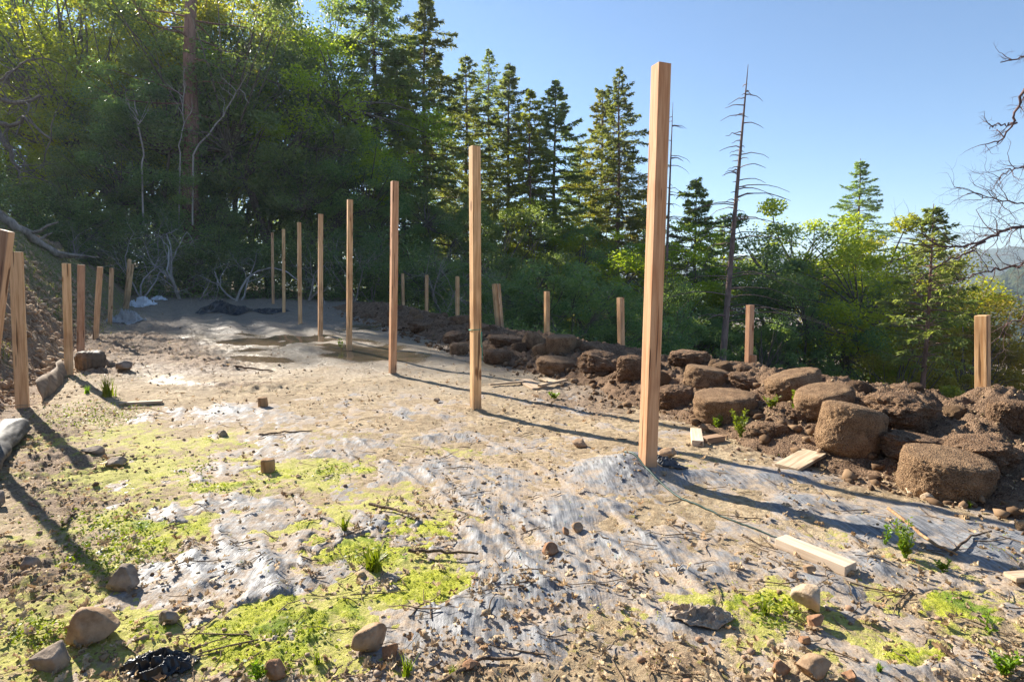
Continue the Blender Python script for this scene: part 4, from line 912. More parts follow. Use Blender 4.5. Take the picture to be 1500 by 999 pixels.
def conifer_parts(H, Rm, cb, seed, dens=1., dead=.2, bare_top=0.):
    """trunk tube and needle sprays of one conifer, built at its real height"""
    r = np.random.default_rng(seed); mb = MB(); lean = r.normal(size=2) * .012 * H
    zz = np.linspace(-.8, H, 14); tr = .0115 * H * (1 - zz / H * .97) ** .9 + .008
    ax = lambda z: np.array([lean[0] * (z / H) ** 2 + .05 * math.sin(z * .5 + seed), lean[1] * (z / H) ** 2 + .05 * math.cos(z * .43 + seed), z])
    mb.tube(np.array([ax(z) for z in zz]), tr, 9)
    C, D, Ls, Ws = [], [], [], []
    z = H * cb; 
    while z < H - .15:
        f = (z / H - cb) / (1 - cb)
        L0 = Rm * (1 - math.exp(-(H - z) * .55 / Rm)) * (.7 + .3 * min(1, f * 5 + .3)) + .10
        nb = int(r.integers(4, 7)) if f < .9 else 5
        a0 = r.random() * 6.28
        for b in range(nb):
            a = a0 + b * 6.283 / nb + r.normal() * .25; L = L0 * r.uniform(.42, 1.15) * (1.3 if r.random() < .08 else 1) * (1 + .22 * math.sin(z * 1.9 + a * 2 + seed))
            el = .62 * math.exp(-(H - z) / 3.5) - .08 + r.normal() * .13       # rises near the top, sags below
            m_ = 7; u = np.linspace(0, 1, m_)
            hx = L * u * math.cos(el); hz = L * u * math.sin(el) - r.uniform(.1, .34) * L * u ** 2 + .16 * L * u ** 3
            p0 = ax(z + r.normal() * .06); pts = np.stack([p0[0] + hx * math.cos(a), p0[1] + hx * math.sin(a), p0[2] + hz], -1)
            mb.tube(pts, np.linspace(.012 + .010 * L, .004, m_), 4, False)
            if f < .25 and r.random() < dead: continue
            n = int((12 + L * 30) * dens)
            uu = np.sqrt(r.uniform(.06, 1, n)); side = r.choice([-1, 1], n)
            c = np.stack([np.interp(uu, u, pts[:, k]) for k in range(3)], -1)
            tl = (.16 + .20 * L * (1.08 - uu)) * r.uniform(.6, 1.3, n)
            da = a + side * r.uniform(.5, 1.15, n); d = np.stack([np.cos(da), np.sin(da), -.32 + r.normal(size=n) * .34 + .2 * f], -1)
            for q in range(3):
                off = r.uniform(.25, 1.0, (n, 1)); dd = d + r.normal(size=(n, 3)) * .28
                C.append(c + d * tl[:, None] * off); D.append(dd); Ls.append(np.full(n, .17) + .12 * r.random(n) + .03 * tl); Ws.append(.04 + .04 * r.random(n))
            ct = pts[-1][None] + r.normal(size=(3, 3)) * .05; C.append(ct); D.append(np.tile(pts[-1] - pts[-2], (3, 1)) + r.normal(size=(3, 3)) * .05); Ls.append(np.full(3, .28)); Ws.append(np.full(3, .07))
        z += (.27 + .14 * (1 - f)) * r.uniform(.45, 1.5) * (H / 20) ** .4
    V, Q = leaf_quads(np.concatenate(C), np.concatenate(Ls), np.concatenate(Ws), np.concatenate(D), seed=seed)
    return mb.mesh('trunk'), mesh_np('crown', V, Q)

def broad_parts(H, Rx, cb, seed, nleaf=15000, leaf=.12, nclump=85, fill=.55, trunk_r=.02, skew=0.):
    r = np.random.default_rng(seed); mb = MB(); lean = r.normal(size=2) * .05 * H
    fork = H * max(.12, cb * .9); pts = np.array([[lean[0] * f * f * .3, lean[1] * f * f * .3, fork * f - (.8 if f == 0 else 0)] for f in np.linspace(0, 1, 5)])
    mb.tube(pts, np.linspace(trunk_r * H, trunk_r * H * .7, 5), 9, False); base_ = pts[-1]
    cc = np.array([lean[0] * .5, lean[1] * .5, H * (cb + 1) / 2]); rz = H * (1 - cb) / 2
    cl = []
    while len(cl) < nclump:
        d = r.normal(size=3); d /= np.linalg.norm(d); q = r.uniform(fill, 1.0) ** .6
        k = 1 + .28 * math.sin(d[0] * 4 + seed) + .22 * math.sin(d[1] * 5 + seed * 2) + .2 * math.sin(d[2] * 6 + seed)
        p = cc + d * q * np.array([Rx, Rx, rz]) * min(1.12, .92 * k)
        if p[2] < H * cb * .8: continue
        cl.append(p)
    cl = np.array(cl); C = []
    nl = r.dirichlet(np.ones(nclump) * 3) * nleaf
    nlimb = 6; ends = [base_ + (c - base_) * .45 + np.array([0, 0, .05 * H]) + r.normal(size=3) * .03 * H for c in cl[r.choice(nclump, nlimb, False)]]
    for e in ends:
        mid = (base_ + e) / 2 + r.normal(size=3) * .03 * H; q = np.array([(1 - f) ** 2 * base_ + 2 * f * (1 - f) * mid + f * f * e for f in np.linspace(0, 1, 6)]); mb.tube(q, np.linspace(trunk_r * H * .55, trunk_r * H * .25, 6), 6, False)
    for c, k in zip(cl, nl):
        e = ends[int(np.argmin([np.linalg.norm(c - x) for x in ends]))]; mid = (e + c) / 2 + r.normal(size=3) * .04 * H
        q = np.array([(1 - f) ** 2 * e + 2 * f * (1 - f) * mid + f * f * c for f in np.linspace(0, 1, 5)]); mb.tube(q, np.linspace(trunk_r * H * .22, .012, 5), 4, False)
        sz = (Rx * .165) * r.uniform(.55, 1.45); k = int(k) + 4
        pp = r.normal(size=(k, 3)); pp /= np.linalg.norm(pp, axis=1)[:, None] + 1e-9
        C.append(c + pp * (r.random((k, 1)) ** .45) * sz * [1.15, 1.15, .75])
    C = np.concatenate(C); n = len(C)
    V, Q = leaf_quads(C, leaf * r.uniform(.6, 1.3, n), leaf * .5 * r.uniform(.7, 1.2, n), None, .25, seed, .4)
    return mb.mesh('trunk'), mesh_np('crown', V, Q)

def grow(mb, p, d, L, r, depth, rnd, wander=.25, droop=0., kids=(2, 4), k=5, ratio=.62, out=None, spread=.75):
    m_ = 6 if depth > 0 else 4; pts = [p]; dd = d.copy()
    for q in range(m_ - 1):
        dd = dd + rnd.normal(size=3) * wander * .5; dd[2] -= droop; dd /= np.linalg.norm(dd); pts.append(pts[-1] + dd * L / (m_ - 1))
    pts = np.array(pts); mb.tube(pts, np.linspace(r, r * (.45 if depth else .3), m_), k if depth > 1 else 4, False)
    if depth <= 0: return
    for c in range(int(rnd.integers(*kids)) + 1):
        f = rnd.uniform(.3, 1) if c else 1.; q = np.array([np.interp(f, np.linspace(0, 1, m_), pts[:, a]) for a in range(3)])
        nd = dd + rnd.normal(size=3) * spread; nd /= np.linalg.norm(nd)
        grow(mb, q, nd, L * ratio * rnd.uniform(.7, 1.2), r * (.45 if f == 1 else .38), depth - 1, rnd, wander, droop, kids, k, ratio, out, spread)

def place(name, label, cat, group, parts, mats, loc, rz=0, sc=(1, 1, 1), names=('trunk', 'crown')):
    e = empty(name, loc, rz); e.scale = sc; tag(e, label, cat, group)
    for me, mt, nm in zip(parts, mats, names): link(nm, me, mt, e)
    return e
def top_h(px, Y, ty):
    b = P(px, 420, Y); gz_ = float(base(b[0], b[1])); return Vector((b[0], b[1], gz_)), P(px, ty, Y)[2] - gz_

CONI = [  # px, distance, top py, widest radius m, crown base, yellow, label
    (556, 35, -90, 3.4, .10, 0, 'tallest conifer at the edge of the dark wood, cut by the top of the frame'),
    (624, 38, -8, 3.3, .16, 0, 'tall layered conifer touching the top of the frame'),
    (592, 35, 70, 2.6, .12, 0, 'shorter dense conifer left of the tall layered one'),
    (683, 44, 80, 2.7, .18, 0, 'conifer just left of the twine tied post'),
    (718, 49, 76, 2.2, .3, 0, 'slim pointed conifer behind the twine tied post'),
    (742, 45, 94, 2.7, .2, 0, 'conifer right of the slim pointed one, dark layered branches'),
    (775, 42, 135, 2.2, .15, 1, 'yellowish sunlit conifer in the gap of the row'),
    (811, 45, 122, 2.7, .14, 0, 'conifer between the yellowish one and the forked pair'),
    (877, 48, 128, 2.6, .18, 1, 'left conifer of the close pair left of the tallest post'),
    (904, 45, 104, 3.0, .10, 0, 'right and taller conifer of the close pair left of the tallest post'),
    (942, 50, 275, 2.6, .05, 1, 'small yellowish conifer hidden behind the tallest post'),
    (1016, 40, 262, 3.8, .06, 0, 'bushy conifer between the tallest post and the bare snag'),
    (1064, 58, 312, 2.4, .1, 0, 'small conifer behind the bare snag'),
    (1256, 62, 234, 5.0, .12, 0, 'lone symmetrical conifer standing against the open sky at the right'),
    (1362, 24, 298, 1.7, .5, 0, 'thin conifer with bare lower trunk under the oak boughs'),
    (650, 52, 150, 3.0, .1, 0, 'conifer filling the gap behind the tall layered one'),
    (845, 58, 215, 2.8, .1, 0, 'low conifer in the dip between the row and the close pair')]
for k, (px, Y, ty, Rm, cb, yl, lab) in enumerate(CONI):
    loc, H = top_h(px, Y, ty)
    place('conifer_tree', lab, 'conifer', 'conifers beyond the clearing', conifer_parts(H, Rm * 1.45, cb, 700 + k, .85 + .5 * ((k * 37) % 10) / 10 if k not in (4, 14) else .5), (M_RED if k == 14 else M_BARK, M_NEEDY if yl else M_NEED), loc)
# the big trunk in the left wood
loc, H = top_h(280, 28, -190); mb = MB(); zz = np.linspace(-1, H, 14)
mb.tube(np.stack([.9 * (zz / H) + .06 * np.sin(zz), 0 * zz, zz], -1), .42 * (1 - .62 * np.clip(zz, 0, None) / H), 12)
rs = np.random.default_rng(5)
for q in range(26):
    z = rs.uniform(.3, 1) * H; a = rs.random() * 6.28; d = np.array([math.cos(a), math.sin(a), .1]); grow(mb, np.array([.9 * z / H, 0, z]), d, rs.uniform(1.2, 3.4), .05, 1, rs, .2, .05, (1, 3))
C = []
for q in range(60):
    z = rs.uniform(.78, 1.) * H; a = rs.random() * 6.28; C.append(np.array([.9 * z / H + math.cos(a) * rs.uniform(.5, 2.6), math.sin(a) * rs.uniform(.5, 2.6), z]) + rs.normal(size=(90, 3)) * [.45, .45, .16])
C = np.concatenate(C); V, Q = leaf_quads(C, .24, .07, None, .2, 31)
place('pine_tree', 'big straight reddish trunk rising through the leaves of the left wood', 'pine', None, (mb.mesh('trunk'), mesh_np('crown', V, Q)), (M_RED, M_NEED), loc)

# broadleaf variants, built about 10 m high and scaled
BV = [broad_parts(10, 3.4, .10, 801, 32000, .125, 120, .45), broad_parts(10, 3.0, .14, 802, 27000, .125, 95, .45), broad_parts(10, 3.8, .06, 803, 34000, .125, 125, .4), broad_parts(10, 3.6, .30, 804, 19000, .125, 70, .5), broad_parts(10, 3.2, .42, 805, 17000, .125, 60, .45, .017)]
BROAD = [  # px, Y, top py, variant, width factor, material, label
    (35, 44, -60, 0, 1.15, 0, 'dark evergreen tree filling the top left corner'),
    (112, 35, -10, 2, 1.0, 1, 'sunlit bright green tree at the upper left'),
    (190, 37, -60, 0, 1.05, 1, 'tall sunlit tree left of the big reddish trunk'),
    (232, 29.5, 60, 1, 1.0, 0, 'dark leafy tree in front of the big reddish trunk'),
    (318, 33, -30, 2, .95, 0, 'dense evergreen right of the big reddish trunk'),
    (395, 30, 15, 0, .95, 0, 'rounded dark tree above the dead pale shrub'),
    (352, 37, -40, 1, .9, 1, 'yellow green crown glowing behind the dense evergreen'),
    (452, 35, -35, 2, .75, 0, 'tall dark evergreen left of the tallest conifer'),
    (498, 32, 60, 3, 1.05, 1, 'paler green loose tree below the tallest conifer'),
    (545, 30, 210, 1, 1.2, 0, 'low dark tree behind the fourth tall post'),
    (470, 29, 190, 0, 1.1, 0, 'low bushy tree behind the fifth and sixth tall posts'),
    (150, 28, 190, 0, 1.15, 0, 'low dark tree over the fallen log'),
    (300, 28.5, 235, 2, 1.1, 0, 'low spreading bush tree behind the dead pale shrub'),
    (60, 50, -90, 1, 1.2, 1, 'high sunlit crown behind the top left corner'),
    (255, 46, -70, 3, 1.0, 1, 'high sunlit crown behind the big reddish trunk'),
    (640, 33, 270, 3, 1.0, 0, 'dark loose tree in the wood behind the third tall post'),
    (720, 36, 285, 2, 1.0, 0, 'dark tree low behind the twine tied post'),
    (1148, 33, 330, 4, 1.1, 0, 'dark open crowned oak right of the bare snag'),
    (1246, 32, 352, 3, 1.0, 1, 'bright green oak below the lone conifer'),
    (1200, 40, 318, 4, 1.05, 2, 'green oak behind the bright one, reaching left'),
    (1318, 36, 365, 0, .85, 2, 'tall green oak left of the thin conifer'),
    (1408, 30, 440, 1, 1.0, 3, 'low yellow oak left of the right hand short post'),
    (1480, 36, 455, 4, .9, 3, 'yellowish tree at the right edge below the bare boughs'),
    (1352, 27, 480, 0, .85, 3, 'low yellow green tree under the thin conifer'),
    (975, 34, 325, 1, 1.1, 2, 'green oak just right of the tallest post'),
    (945, 30, 400, 2, 1.1, 0, 'dark tree behind the tallest post at mid height'),
    (1035, 31, 420, 0, 1.2, 0, 'dark low oak behind the bare snag'),
    (1110, 28, 455, 1, 1.1, 0, 'dark bush tree behind the spliced post'),
    (1180, 30, 400, 3, .8, 0, 'dark dense oak between the bare snag and the bright oak'),
    (1290, 39, 350, 4, 1.1, 2, 'green oak with rounded top right of the bright oak'),
    (1392, 40, 425, 4, .9, 3, 'yellowish open oak right of the thin conifer'),
    (800, 42, 300, 1, 1.0, 1, 'green tree between the low trunks of the conifers'),
    (870, 40, 325, 3, 1.1, 0, 'dark tree under the close pair of conifers')]
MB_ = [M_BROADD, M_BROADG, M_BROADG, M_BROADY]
cache = {}
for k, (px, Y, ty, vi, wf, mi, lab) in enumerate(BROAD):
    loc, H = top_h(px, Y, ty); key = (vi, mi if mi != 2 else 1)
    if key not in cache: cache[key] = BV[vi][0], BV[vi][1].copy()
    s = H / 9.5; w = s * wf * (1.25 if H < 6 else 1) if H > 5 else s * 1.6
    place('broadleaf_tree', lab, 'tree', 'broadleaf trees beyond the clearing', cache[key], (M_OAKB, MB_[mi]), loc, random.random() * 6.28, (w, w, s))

# shrubs
SV = [broad_parts(3, 1.9, .02, 821, 9000, .10, 70, .3, .012), broad_parts(3, 2.1, .0, 822, 10000, .09, 70, .3, .012)]
SHRUB = [(830, 19, 368, 0, 1.1, 0, 'large dark rounded evergreen shrub behind the upright short post'), (745, 21, 372, 1, .9, 0, 'greyish dark shrub right of the twine tied post'), (895, 20, 420, 1, .9, 0, 'dark shrub left of the leaning short post'), (960, 20, 430, 0, .9, 0, 'dark green shrub right behind the tallest post'),
    (330, 25.5, 330, 0, 1.2, 0, 'dense dark shrub right of the dead pale shrub'), (265, 27, 345, 1, 1.1, 0, 'low dark shrub behind the crossed boards'), (395, 26, 340, 1, 1.1, 0, 'dark shrub behind the farthest tall post'), (455, 26, 335, 0, 1.1, 0, 'dark shrub behind the fifth tall post'),
    (520, 25.5, 360, 1, 1.0, 0, 'dark shrub behind the fourth tall post'), (590, 27, 350, 0, 1.1, 0, 'dark shrub behind the far end of the heap'), (655, 26, 345, 1, 1.1, 0, 'dark shrub behind the short posts in the shade'), (185, 26, 318, 1, 1.2, 0, 'dark shrub at the end of the fallen log'), (120, 26, 285, 0, 1.2, 0, 'dark shrub above the fallen log'), (50, 27, 255, 1, 1.2, 0, 'dark shrub among the dead limbs at the left edge'),
    (1015, 17, 500, 0, .8, 0, 'dark green bush behind the lump right of the tallest post'), (1150, 18, 545, 1, 1.0, 0, 'low bush right of the spliced post'), (1260, 18, 560, 0, .9, 2, 'low green bush behind the oblong root ball'), (1480, 17, 560, 1, .9, 3, 'brownish yellow bush at the right edge'), (1400, 18, 575, 0, .9, 2, 'low bush left of the right hand short post')]
cache2 = {}
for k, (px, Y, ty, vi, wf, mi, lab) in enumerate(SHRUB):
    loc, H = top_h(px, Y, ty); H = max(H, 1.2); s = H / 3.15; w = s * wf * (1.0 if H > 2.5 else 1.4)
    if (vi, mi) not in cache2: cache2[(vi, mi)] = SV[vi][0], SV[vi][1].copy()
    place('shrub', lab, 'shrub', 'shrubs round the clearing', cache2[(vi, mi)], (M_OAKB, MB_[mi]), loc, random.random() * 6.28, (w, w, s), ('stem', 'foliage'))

# far wood behind, and undergrowth, each one mass
def mass(name, label, n, gen, leaf, mat, seed):
    r = np.random.default_rng(seed); C = gen(r, n); V, Q = leaf_quads(C, leaf * r.uniform(.6, 1.4, len(C)), leaf * .5, None, .2, seed, .3)
    tag(link(name, mesh_np(name, V, Q), mat), label, 'wood' if 'wood' in name else 'undergrowth', kind='stuff')
def under(r, n):
    px = r.uniform(-80, 1000, n); Y = r.uniform(24, 31, n); x = (px - CX) / F * Y; g = base(x, Y)
    h = 2.6 * (.5 + .8 * n2(x * .45, Y * .45, 90)) * sstep(1000, 650, px) + .6
    return np.stack([x, Y, g + h * r.random(n) ** 1.3], -1)
mass('undergrowth', 'dark tangled undergrowth at the foot of the wood', 60000, under, .12, M_BROADD, 91)
def slope(r, n):
    px = r.uniform(620, 1600, n); Y = r.uniform(11, 34, n); x = (px - CX) / F * Y; s, t = ST(x, Y); g = base(x, Y); k = s > 7.6
    h = 1.0 * n2(x * .5, Y * .5, 93) ** 1.5 + .15
    return np.stack([x, Y, g + h * r.random(n)], -1)[k]
mass('slope_undergrowth', 'scrubby growth covering the falling slope beyond the heap', 40000, slope, .09, M_BROADD, 94)
def farwood(r, n):
    px = r.uniform(-350, 600, n); Y = r.uniform(42, 62, n); x = (px - CX) / F * Y; g = base(x, Y)
    h = (5 + 5 * n2(x * .16, Y * .16, 97)) * (.8 + .2 * sstep(600, 420, px)); u = r.random(n) ** .8
    return np.stack([x + r.normal(size=n) * .5, Y, g + h * u], -1)
mass('far_wood', 'mass of trees deeper in the wood at the left', 45000, farwood, .34, M_BROADD, 98)

# dead and bare things
rs = np.random.default_rng(77)
loc, H = top_h(1058, 25, 95); top_dx = (1084 - 1058) / F * 25; mb = MB(); zz = np.linspace(-1, H, 16); axx = lambda z: np.array([top_dx * (max(z, 0) / H) ** 1.2, 0, z])
mb.tube(np.array([axx(z) for z in zz]), .17 * (1 - np.clip(zz, 0, None) / H) ** .8 + .010, 8)
link_limb = []
for q in range(84):
    f = rs.uniform(.32, .88) if q < 74 else rs.uniform(.86, .96); z = f * H; a = rs.choice([0, math.pi]) + rs.normal() * .7; L = (.2 + 2.1 * rs.random() ** 1.6) * (1.1 - f) * 2.7; m_ = 6; u = np.linspace(0, 1, m_)
    hz = L * (.28 * u - .42 * u ** 2); p0 = axx(z); pts = np.stack([p0[0] + math.cos(a) * L * u, p0[1] + math.sin(a) * L * u, z + hz], -1) + rs.normal(size=(m_, 3)) * .015
    mb.tube(pts, np.linspace(.028, .008, m_), 4, False)
e = empty('dead_snag', loc); tag(e, 'bare dead conifer with short curved limbs against the sky', 'dead tree'); link('trunk', mb.mesh('trunk'), M_SNAG, e)

loc, H = top_h(972, 33, 150); mb = MB(); zz = np.linspace(-1, H, 12); dxs = (979 - 972) / F * 33
mb.tube(np.stack([dxs * np.clip(zz, 0, None) / H, 0 * zz, zz], -1), .14 * (1 - np.clip(zz, 0, None) / H) ** .8 + .01, 8)
for q in range(40):
    z = rs.uniform(.45, .97) * H; a = rs.choice([0, math.pi], p=[.7, .3]) + rs.normal() * .6; L = (.2 + 1.7 * rs.random()) * (1.15 - z / H) * 2.2; u = np.linspace(0, 1, 6)
    pts = np.stack([dxs * z / H + math.cos(a) * L * u, math.sin(a) * L * u, z + L * (.25 * u - .55 * u ** 2)], -1) + rs.normal(size=(6, 3)) * .012; mb.tube(pts, np.linspace(.026, .007, 6), 4, False)
e = empty('dead_snag', loc); tag(e, 'thin bare snag mostly hidden behind the tallest post', 'dead tree'); link('trunk', mb.mesh('trunk'), M_SNAG, e)

def bare(name, label, px, py, Y, d, L, r, depth, mat, seed, n=1, **kw):
    rs = np.random.default_rng(seed); q = P(px, py, Y); q = np.array([q[0], q[1], float(base(q[0], q[1])) - .05]); mb = MB()
    for k in range(n):
        dd = np.array(d, float) + rs.normal(size=3) * (.35 if n > 1 else .05); dd /= np.linalg.norm(dd); grow(mb, np.zeros(3), dd, L * rs.uniform(.7, 1.1), r, depth, rs, **kw)
    o = link(name, mb.mesh(name), mat); o.location = q; tag(o, label, 'bare shrub' if 'shrub' in name else 'dead branch'); return o
bare('dead_shrub', 'pale leafless shrub with forking limbs before the dark wood', 262, 412, 23.6, (-.3, 0, 1), 1.9, .075, 4, M_DEAD, 3, 2, wander=.3, kids=(2, 4), ratio=.68)
bare('dead_shrub', 'pale leafless tangle right of the forking shrub', 352, 408, 23.6, (.1, 0, 1), 1.6, .05, 4, M_DEAD, 8, 2, wander=.45, kids=(2, 4), ratio=.66)
bare('dead_shrub', 'thin brownish leafless brush above the end of the log', 105, 345, 24, (.05, 0, 1), 1.1, .03, 3, M_GREYT, 12, 5, wander=.2, kids=(2, 4))
bare('dead_shrub', 'low dry brush lying at the far corner of the clearing', 290, 435, 23, (.9, 0, .25), .9, .03, 3, M_GREYT, 14, 5, wander=.3, kids=(2, 4))
bare('bare_shrub', 'grey leafless shrub behind the twine tied post', 700, 440, 22, (.1, 0, 1), 1.6, .05, 4, M_GREYT, 15, 4, wander=.3, kids=(2, 4), ratio=.7)
bare('bare_shrub', 'grey leafless shrub left of the third tall post', 545, 440, 25, (.2, 0, 1), 1.5, .04, 4, M_GREYT, 16, 3, wander=.3, kids=(2, 4), ratio=.7)
bare('bare_shrub', 'grey leafless shrub right of the slanting doubled post', 765, 450, 21, (.2, 0, 1), 1.5, .05, 4, M_GREYT, 17, 4, wander=.35, kids=(2, 4), ratio=.7)
bare('bare_shrub', 'pale leafless twiggy shrub low before the yellow oak', 1340, 590, 11, (.1, 0, 1), .6, .012, 3, M_DEAD, 18, 4, wander=.3, kids=(2, 4), ratio=.65)
bare('bare_shrub', 'bare thin tree standing right of the spliced post', 1130, 560, 26, (-.05, 0, 1), 2.6, .09, 4, M_GREYT, 19, 2, wander=.3, kids=(2, 4), ratio=.72)
bare('dead_shrub', 'pale leafless saplings fanned out at the left foot of the wood', 205, 400, 23.4, (-.2, 0, 1), 1.7, .04, 4, M_DEAD, 31, 3, wander=.3, kids=(2, 4), ratio=.68)
bare('dead_shrub', 'pale leafless brush between the sixth and fifth tall posts', 452, 445, 24.2, (.2, 0, 1), 1.5, .04, 4, M_DEAD, 32, 3, wander=.3, kids=(2, 4), ratio=.68)
bare('dead_shrub', 'tall grey leafless brush behind the fourth tall post', 520, 445, 24.4, (-.2, 0, 1), 1.9, .04, 4, M_GREYT, 33, 3, wander=.3, kids=(2, 4), ratio=.7)
bare('bare_shrub', 'grey leafless brush behind the short post left of the twine', 650, 450, 23.5, (.3, 0, 1), 1.9, .05, 4, M_GREYT, 34, 4, wander=.3, kids=(2, 4), ratio=.7)
mb = MB()                                                          # arching stem by the far posts
mb.tube(np.array([P(px, py, 22.5) for px, py in ((345, 445), (352, 425), (362, 408), (378, 397), (398, 392), (420, 398), (440, 414))]), np.linspace(.05, .02, 7), 6)
tag(link('arching_sapling', mb.mesh('arching_sapling'), M_DEAD), 'bare stem arching over beside the farthest tall posts', 'sapling')
for pts, r, lab in (([(282, 225), (325, 175), (352, 130), (364, 150)], .04, 'pale leaning dead stem right of the big reddish trunk'), ([(210, 240), (205, 180), (196, 150)], .04, 'pale dead stem in the shade left of the big reddish trunk'), ([(262, 225), (268, 165), (269, 100)], .03, 'thin pale stem just left of the big reddish trunk')):
    mb = MB(); q = np.array([P(a, b, 27.) for a, b in pts]); uu = np.linspace(0, 1, 12); q = np.stack([np.interp(uu, np.linspace(0, 1, len(pts)), q[:, k]) for k in range(3)], -1) + np.random.default_rng(pts[0][0]).normal(size=(12, 3)) * .05; mb.tube(q, np.linspace(r, r * .35, 12), 6)
    for k in range(5): grow(mb, q[4 + k], np.array([random.uniform(-1, 1), 0, .8]), .8, .02, 1, np.random.default_rng(k), .3); rs2 = np.random.default_rng(pts[0][0])
    mb.tube(np.array([P(pts[0][0], 330, 27.), q[0]]), r, 6); tag(link('dead_sapling', mb.mesh('dead_sapling'), M_DEAD), lab, 'dead sapling')
# dead limbs at the left edge and the fallen log
M_LOG = bark_mat('weathered_log', (.10, .075, .06), (.42, .36, .31), 8); M_LIMB = bark_mat('limb_bark', (.10, .08, .07), (.26, .22, .19), 14)
rs3 = np.random.default_rng(21)
for pts, r, lab in (([(-60, 130), (0, 148), (30, 152), (60, 142)], .10, 'upper dead limb reaching in at the left edge'), ([(-60, 175), (0, 182), (22, 182), (36, 172), (75, 205)], .09, 'middle dead limb with crooked end at the left edge'), ([(-50, 165), (0, 195), (12, 215), (22, 240), (30, 258)], .10, 'lower dead limb hanging down at the left edge'),
                    ([(-50, 120), (0, 118), (35, 90), (60, 85)], .05, 'thin dead limb slanting up at the left edge')):
    mb = MB(); q = np.array([P(a, b, 20.) for a, b in pts]); uu = np.linspace(0, 1, 14); q = np.stack([np.interp(uu, np.linspace(0, 1, len(pts)), q[:, k]) for k in range(3)], -1) + rs3.normal(size=(14, 3)) * .03
    mb.tube(q, np.linspace(r, r * .4, 14), 7)
    for k in range(12): i_ = rs3.integers(3, 14); d = rs3.normal(size=3); d[2] -= .2; grow(mb, q[i_], d / np.linalg.norm(d), rs3.uniform(.4, 1.1), .025, 2, rs3, .3, .03, (1, 3))
    tag(link('dead_limb', mb.mesh('dead_limb'), M_LIMB), lab, 'dead limb')
def onbank(px, Y, up=0.): x = (px - CX) / F * Y; return np.array([x, Y, float(base(x, Y)) + up])
e = empty('fallen_log', onbank(60, 17.6)); mb = MB(); q = np.array([onbank(-40, 16.2, .12), onbank(0, 16.6, .14), onbank(30, 16.9, .16), onbank(62, 17.3, .22), onbank(98, 17.8, .30)]); uu = np.linspace(0, 1, 18)
q = np.stack([np.interp(uu, np.linspace(0, 1, 5), q[:, k]) for k in range(3)], -1) + rs3.normal(size=(18, 3)) * .02 - np.array(e.location); mb.tube(q, np.linspace(.15, .09, 18) * rs3.uniform(.82, 1.18, 18), 10); qend = q[-1]
link('log_stem', mb.mesh('log_stem'), M_LOG, e)
for i_, d, L in ((16, (1, .1, -.12), 1.3), (11, (.9, 0, .32), 1.0), (13, (.8, .2, .5), .5), (17, (1, .3, .05), .6)):
    mb = MB(); mb.tube(q[i_] + np.outer(np.linspace(0, 1, 4), np.array(d) * L) + rs3.normal(size=(4, 3)) * .02, [.055, .045, .035, .015], 6); link('branch', mb.mesh('branch'), M_LOG, e)
tag(e, 'weathered fallen log with broken branches lying along the top of the bank', 'log')
# straw and roots hanging on the bank
mb = MB()
for k in range(700):
    t0 = rs3.uniform(3, 20); s0 = -1.7 - abs(rs3.normal()) * 1.3; x0, y0 = XY(s0, t0); d = rs3.normal(size=3) * [1, 1, .3]; d[0] += .5; L = rs3.uniform(.15, .7); q = np.array([[x0, y0, 0]]) + np.outer(np.linspace(0, 1, 5), d / np.linalg.norm(d)) * L
    q[:, 2] = surf_z(q[:, 0], q[:, 1]) + .02 + .05 * rs3.random(5); mb.tube(q, np.linspace(.006, .002, 5), 4, False)
tag(link('bank_straw', mb.mesh('bank_straw'), bark_mat('straw', (.20, .14, .09), (.55, .43, .28), 30)), 'dry stalks and roots strewn over the cut bank', 'dry stalks', kind='stuff')

n = 6000; t0 = rng.uniform(3, 20, n); s0 = -1.55 - np.abs(rng.normal(size=n)) * 1.1; x0, y0 = XY(s0, t0); r0 = .012 + .05 * rng.random(n) ** 4
V = iv[None] * (1 + .9 * (rng.random((n, len(iv), 1)) - .5)) * r0[:, None, None] * np.stack([np.ones(n), .8 + .4 * rng.random(n), .6 + .4 * rng.random(n)], -1)[:, None, :]
V += np.stack([x0, y0, surf_z(x0, y0) + r0 * .3], -1)[:, None, :]
Fc = (ifc[None] + (np.arange(n) * len(iv))[:, None, None]).reshape(-1, 3)
tag(link('bank_clods', mesh_np('bank_clods', V.reshape(-1, 3), Fc), island_mat('bank_clod', [(.20, .13, .08), (.42, .29, .18), (.30, .20, .12), (.52, .39, .26)], .95, .1)), 'clods of brown earth on the cut bank', 'clods', kind='stuff')
